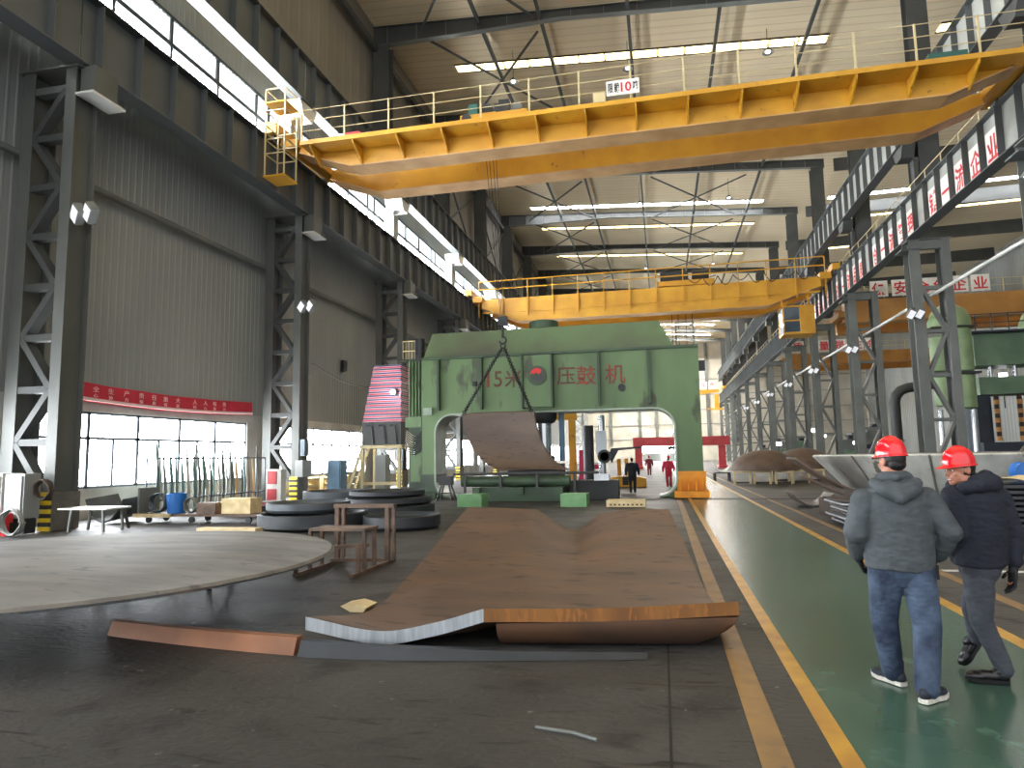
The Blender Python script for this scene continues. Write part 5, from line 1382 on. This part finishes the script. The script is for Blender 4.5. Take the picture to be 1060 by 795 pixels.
# ------------------------------------------------------------------ right-hand side of the hall
mat('cone_white', srgb(196,196,188), srgb(150,148,140), rough=.45, scale=.9, c3=srgb(112,104,92), scale3=2.2, t3=.60, aniso=(1.4,1.4,.5))
mat('cone_grey', srgb(124,122,114), srgb(98,96,90), rough=.5, scale=1.2, c3=srgb(78,72,66), scale3=3, t3=.6)
mat('dome_brown', srgb(104,84,70), srgb(84,68,58), rough=.6, scale=1.2, bump=.05)
mat('stack_dark', srgb(52,54,57), srgb(40,42,45), rough=.5, scale=3)
mat('mill_scale', srgb(96,90,86), srgb(70,64,60), rough=.5, scale=4, metal=.3)
mat('side_green', srgb(112,140,112), srgb(88,116,92), rough=.5, scale=.6)
mat('side_green_pale', srgb(150,172,128), srgb(124,148,108), rough=.5, scale=.8)
mat('deep_blue', srgb(34,46,62), srgb(26,34,46), rough=.5, scale=1)
mat('orange_band', srgb(196,140,76), srgb(160,110,58), rough=.5, scale=4)
# conical ring
CC=(8.6,21.2)
t=thing('conical_ring','big pale steel conical ring standing behind the two men in red helmets','ring',(CC[0],CC[1],0))
def wedge(a0,a1,n):
    b=MB(); P=[(3.25,.45),(4.25,1.56),(4.19,1.6),(3.19,.49)]
    vs=[];m=n+1
    for i in range(m):
        a=math.radians(a0+(a1-a0)*i/n)
        for r,z in P: vs.append((CC[0]+r*math.cos(a),CC[1]+r*math.sin(a),z))
    fs=[(4*i+k,4*i+4+k,4*i+4+(k+1)%4,4*i+(k+1)%4) for i in range(n) for k in range(4)]+[(3,2,1,0),(4*n,4*n+1,4*n+2,4*n+3)]
    return b.add(vs,fs)
wedge(150,262,34).build('shell_segment','cone_white',t,40); wedge(262.4,300,14).build('shell_segment','cone_grey',t,40); wedge(300.4,509.6,50).build('shell_segment','cone_grey',t,40)
b=MB()
for a in (205,216,232):
    a=math.radians(a); b.bar((CC[0]+3.27*math.cos(a),CC[1]+3.27*math.sin(a),.47),(CC[0]+4.27*math.cos(a+.05),CC[1]+4.27*math.sin(a+.05),1.57),.05,.02)
b.build('weld_seam','cone_grey',t)
for i,a in enumerate((200,245,290,340,30,80,120)):
    a=math.radians(a); x,y=CC[0]+3.2*math.cos(a),CC[1]+3.2*math.sin(a)
    MB().box(x-.15,x+.15,y-.15,y+.15,.01,.44).build('support_block','rust_dark',t)
# upright hoops behind it
for i in range(5):
    x=12.1+i*.2; y=24.75; r=1.02-.03*i
    b=MB(); n=48; lean=.25
    pts=[(x+r*math.cos(2*PI*k/n)+.2*math.sin(2*PI*k/n),y+.17*i+.2*math.sin(2*PI*k/n),r+.03+r*math.sin(2*PI*k/n)) for k in range(n)]
    b.tube(pts,.075,8,closed=True)
    single(b,'steel_hoop','upright grey steel hoop above the conical ring at the right edge, %s of five'%['nearest','second','third','fourth','last'][i],'hoop','mill_scale','upright steel hoops',smooth=50)
# plate stack with curled plates, behind the men at left
random.seed(5)
for i in range(8):
    x0=3.95+random.uniform(-.12,.12)+ (0 if i<5 else -.05); y0=16.3+random.uniform(-.15,.1); z=.02+i*.075
    L=1.25+random.uniform(-.1,.2)
    def pl(u,v,x0=x0,y0=y0,z=z,L=L): return (x0+L*u,y0+1.7*v,z+.05*(1-u)**2*.6)
    single(MB().grid(pl,8,3,(0,0,.04)),'stacked_plate','flat steel plate in the low pile left of the grey jacket, %s from the floor'%ORD[i],'plate','mill_scale' if i%2 else 'cut_steel','plates in the low pile')
single(MB().box(4.2,4.9,16.45,17.6,.64,.80),'wood_block','rusty block lying on top of the low plate pile','block','rust_dark')
def curl(x0,x1,y0,y1,z0,zf,label,m='dome_brown'):
    def f(u,v): return (x0+(x1-x0)*u,y0+(y1-y0)*v,z0+zf(u))
    return single(MB().grid(f,18,4,(0,0,.05)),'curled_plate',label,'plate',m,smooth=50)
curl(3.45,5.0,19.2,20.6,.62,lambda u:.88*(1-u)**1.4,'brown curled plate tipped up against the low pile, upper of two','dome_brown')
curl(3.5,4.9,18.6,19.1,.45,lambda u:.62*(1-u)**1.3,'brown curled plate tipped up against the low pile, lower of two','dome_brown')
single(MB().box(4.2,4.95,18.7,20.4,.0,.43),'wood_block','dark block under the two curled plates','block','rust_dark')
curl(3.85,5.0,22.2,23.4,.02,lambda u:.36*abs(2*u-1)**2.0,'small curved plate lying on the floor left of the low pile','mill_scale')
# dark stack at the right frame edge
for i in range(9):
    z=.10+i*.105
    single(MB().box(6.3+.03*(i%2),9.2,14.6+.02*(i%3),16.5,z,z+.055),'stacked_sheet','dark steel sheet in the spaced stack right of the navy jacket, %s from the floor'%ORD[i],'sheet','stack_dark','sheets in the spaced stack')
for x in (6.6,8.8):
    single(MB().box(x-.1,x+.1,14.7,16.4,.0,1.02) if False else MB().box(x-.1,x+.1,14.7,16.4,.0,.09),'skid','timber skid under the spaced stack of dark sheets, %s one'%('left' if x<7 else 'right'),'skid','rust_dark')
def cloth(u,v): return (6.1+1.5*u,14.75+.9*v,1.07+.05*math.sin(u*9)*math.sin(v*7+1)+.04*(1-abs(2*u-1)))
single(MB().grid(cloth,24,14,(0,0,.012)),'tarp','crumpled beige cloth lying on the spaced stack of sheets','cloth','cream_timber',smooth=60)
b=MB().lathe([(0,0),(.2,0),(.2,.02),(.17,.04),(.17,.3),(.2,.32),(.2,.34),(0,.34)],(7.35,16.0,1.205),24,axis=1)
single(b,'cable_drum','blue cable drum on top of the spaced stack at the right edge','drum','blue_bucket',smooth=40)
# domes on timber frames
def dome(x,y,r,h,z0,label):
    b=MB().lathe([(r,0)]+[(r*math.cos(math.radians(a)),h*math.sin(math.radians(a))) for a in range(6,90,7)]+[(0,h)]+[(0,h-.05)]+[(r*.97*math.cos(math.radians(a)),(h-.06)*math.sin(math.radians(a))) for a in range(83,4,-7)]+[(r*.96,0)],(x,y,z0),56)
    return single(b,'dome_shell',label,'domed head','dome_brown','domed heads on frames',smooth=40)
dome(5.55,40,1.8,1.12,.72,'left brown steel dome on low frames beyond the press leg'); dome(8.15,43.0,1.75,1.2,.72,'right brown steel dome on low frames, partly behind the left dome')
for i,(x,y) in enumerate(((4.2,38.8),(5.2,38.6),(6.3,38.6),(7.3,39.4),(6.6,41.4),(8.5,41.4))):
    t=thing('timber_trestle','square timber trestle under the brown domes, %s from the left'%ORD[i],'trestle',(x,y,0),'trestles under the domes')
    for s in (-.4,.4): MB().box(x+s-.05,x+s+.05,y-.05,y+.05,.0,.6).build('post','cream_timber',t)
    MB().box(x-.47,x+.47,y-.06,y+.06,.61,.71).build('beam','cream_timber',t); MB().box(x-.34,x+.34,y-.04,y+.04,.06,.13).build('foot_rail','rust_dark',t)
def tub(u,v): return (3.0+1.1*u,43+1.2*v,.55+.5*abs(2*u-1)**2.5+.06*v)
single(MB().grid(tub,16,6,(0,0,.05)),'curved_sheet','white curved sheet on a stand left of the brown domes','sheet','white_paint',smooth=50)
t=thing('stand','dark low steel stand under the white curved sheet','stand',(3.5,43.6,0))
for x in (3.1,3.95):
    for y in (43.1,44.1): MB().box(x-.05,x+.05,y-.05,y+.05,.0,.46).build('leg','iron_black',t)
MB().box(3.05,4.0,43.05,44.15,.47,.53).build('top','iron_black',t)
# ------------------------------------------------------------------ machines of the side bay
def big_press(x0,x1,y,label):
    t=thing('side_press',label,'press',((x0+x1)/2,y,0))
    MB().box(x0,x1,y,y+2.6,7.4,9.6).build('crown_beam','side_green',t)
    MB().box(x0-.4,x1+.4,y-.5,y+3,9.62,9.75).build('platform','deep_blue',t)
    g=MB()
    for z in (10.3,10.9): g.box(x0-.4,x1+.4,y-.48,y-.42,z-.03,z+.03)
    n=int((x1-x0)/1.0)
    for i in range(n+1):
        x=x0+(x1-x0)*i/n; g.box(x-.03,x+.03,y-.48,y-.42,9.76,10.95)
    g.build('railing','deep_blue',t)
    b=MB(); b.lathe([(0,0),(1.5,0),(1.5,.6),(1.2,1.3),(.6,1.8),(0,1.9)],((x0+x1)/2+1,y+1.3,9.8),28); b.build('top_cylinder','side_green_pale',t,40)
    MB().box(x0+.2,x1-.2,y+.2,y+2.4,5.4,6.6).build('slide','side_green',t)
    for i,x in enumerate((x0+1.1,x0+2.6,x1-2.6,x1-1.1)):
        c=MB().cyl((x,y+.6,6.62),(x,y+.6,7.38),.16,14).build('guide_rod','chrome',t,40)
    for x in (x0+1.0,x0+2.4,x1-2.4,x1-1.0):
        b=MB(); fm=[]
        for i in range(10):
            m0=len(b.f); b.cyl((x,y-.1,2.2+i*.31),(x,y-.1,2.2+i*.31+.30),.15 if i%2 else .18,14); fm+=[i%2]*(len(b.f)-m0)
        b.build('banded_column',None,t,40,mats=['orange_band','rust_dark'],fmat=fm)
    for x in (x0,x1-.9): MB().box(x,x+.9,y+.4,y+2.2,0.02,5.38).build('upright','deep_blue',t)
    MB().box(x0-.2,x1+.2,y-.6,y+2.8,.02,2.1).build('bed','deep_blue',t)
    return t
big_press(21.4,29.5,52,'large green and dark blue press in the right side bay, near the frame edge')
t=thing('hydraulic_station','pale green cylinders of a side bay machine seen between the right columns','machine',(19.6,51,0))
for x,r,z0,z1 in ((18.9,.62,7.0,9.4),(20.1,.75,6.9,9.9),(18.9,.55,4.6,6.6),(20.1,.75,4.4,6.7)):
    MB().lathe([(r*.9,z0),(r,z0+.08),(r,z1-.1),(r*.85,z1),(0,z1)],(x,51,0),28).build('cylinder','side_green_pale',t,40)
MB().lathe([(1.3,10.0),(1.3,10.5),(1.0,11.2),(.5,11.6),(0,11.65)],(19.7,51.3,0),28).build('dome','side_green_pale',t,40)
MB().box(18.2,21,50.2,52.0,6.72,6.85).build('platform','iron_black',t); MB().box(18.2,21,50.2,52,9.92,9.99).build('platform','iron_black',t)
for x in (18.6,19.3,20.0,20.6): MB().cyl((x,51,.9),(x,51,4.35),.16,14).build('column','chrome',t,40)
MB().box(18.2,21,50.2,52,.02,.9).build('base','panel_grey',t)
# wash of smaller side-bay equipment between the columns
def machine_block(x,y,w,d,h,m,label):
    t=thing('workshop_machine',label,'machine',(x,y,0))
    MB().box(x-w/2,x+w/2,y-d/2,y+d/2,.02,h*.55).build('base',m,t)
    MB().box(x-w*.35,x+w*.35,y-d*.35,y+d*.35,h*.56,h*.86).build('head','steel_grey' if m!='steel_grey' else 'side_green',t)
    MB().cyl((x,y,h*.87),(x,y,h),w*.16,14).build('motor','iron_black',t,40)
    MB().box(x-w*.3,x+w*.3,y-d/2-.08,y-d/2-.01,h*.2,h*.45).build('cover','panel_grey',t)
for x,y,w,d,h,m,lab in ((17.5,70,2.2,2,3.2,'side_green','green machine standing behind the fourth right column'),(20.5,78,2.6,2.2,4.2,'deep_blue','dark blue machine deep in the side bay behind the right columns'),(18,96,3,2.4,3.6,'steel_grey','grey machine far back in the side bay'),(26,92,3.5,3,5.,'deep_blue','tall dark blue machine far back at the right of the side bay'),(19,120,3,3,4,'side_green','small green machine at the far end of the side bay'),(12.2,88,1.6,2,2.6,'deep_blue','blue machine tucked between the far right columns')):
    machine_block(x,y,w,d,h,m,lab)
t=thing('elbow_duct','large grey duct with an elbow behind the right columns','duct',(18.5,60,0))
MB().tube([(18.6,60,.05),(18.6,60,5.6),(18.75,60,6.1),(19.1,60,6.5),(19.6,60,6.7),(22,60,7.0)],.4,16).build('duct','steel_dark',t,50)
MB().lathe([(.42,0),(.5,0),(.5,.12),(.42,.12)],(18.6,60,2.4),20).build('flange','steel_grey',t,40)
for i,(x,y,z,s) in enumerate(((12.4,78,2.6,.18),(15.6,72,3.3,.22),(17.5,86,4.2,.2),(16.6,64.5,2.4,.13),(23.4,58,9.9,.22),(22.4,58,10.6,.2),(25.2,57,7.1,.2),(24.2,50.9,4.6,.16))):
    tt=thing('work_lamp','bright white work lamp glowing %s'%['low between the far right columns','behind the fourth right column','deep in the side bay','near the elbow duct','on top of the side press, left one','on top of the side press, upper one','over the side press slide','between the banded columns of the side press'][i],'lamp',(x,y,z),'work lamps in the side bay')
    MB().box(x-s*1.4,x+s*1.4,y-.06,y,z-s,z+s).build('lens','lamp_soft',tt); MB().box(x-s*1.5,x+s*1.5,y+.01,y+.2,z-s*1.1,z+s*1.1).build('housing','iron_black',tt); MB().cyl((x,y+.1,z-s*1.15),(x,y+.1,max(.03,z-s*1.15-2.2)),.04,8).build('post','iron_black',tt)
# ------------------------------------------------------------------ light and view
w = bpy.data.worlds.new('sky'); SC.world = w; w.use_nodes = True
bg = w.node_tree.nodes['Background']; bg.inputs['Color'].default_value = (.94,.96,1.,1); bg.inputs['Strength'].default_value = 0.72
SC.view_settings.view_transform = 'Standard'; SC.view_settings.look = 'None'; SC.view_settings.gamma = 1; SC.view_settings.use_curve_mapping = False
SC.view_settings.exposure = 1.55
SC.cycles.use_denoising = True
SC.cycles.max_bounces = 6; SC.cycles.diffuse_bounces = 5; SC.cycles.glossy_bounces = 3; SC.cycles.transmission_bounces = 3
SC.cycles.sample_clamp_indirect = 8
SC.cycles.caustics_reflective = False; SC.cycles.caustics_refractive = False
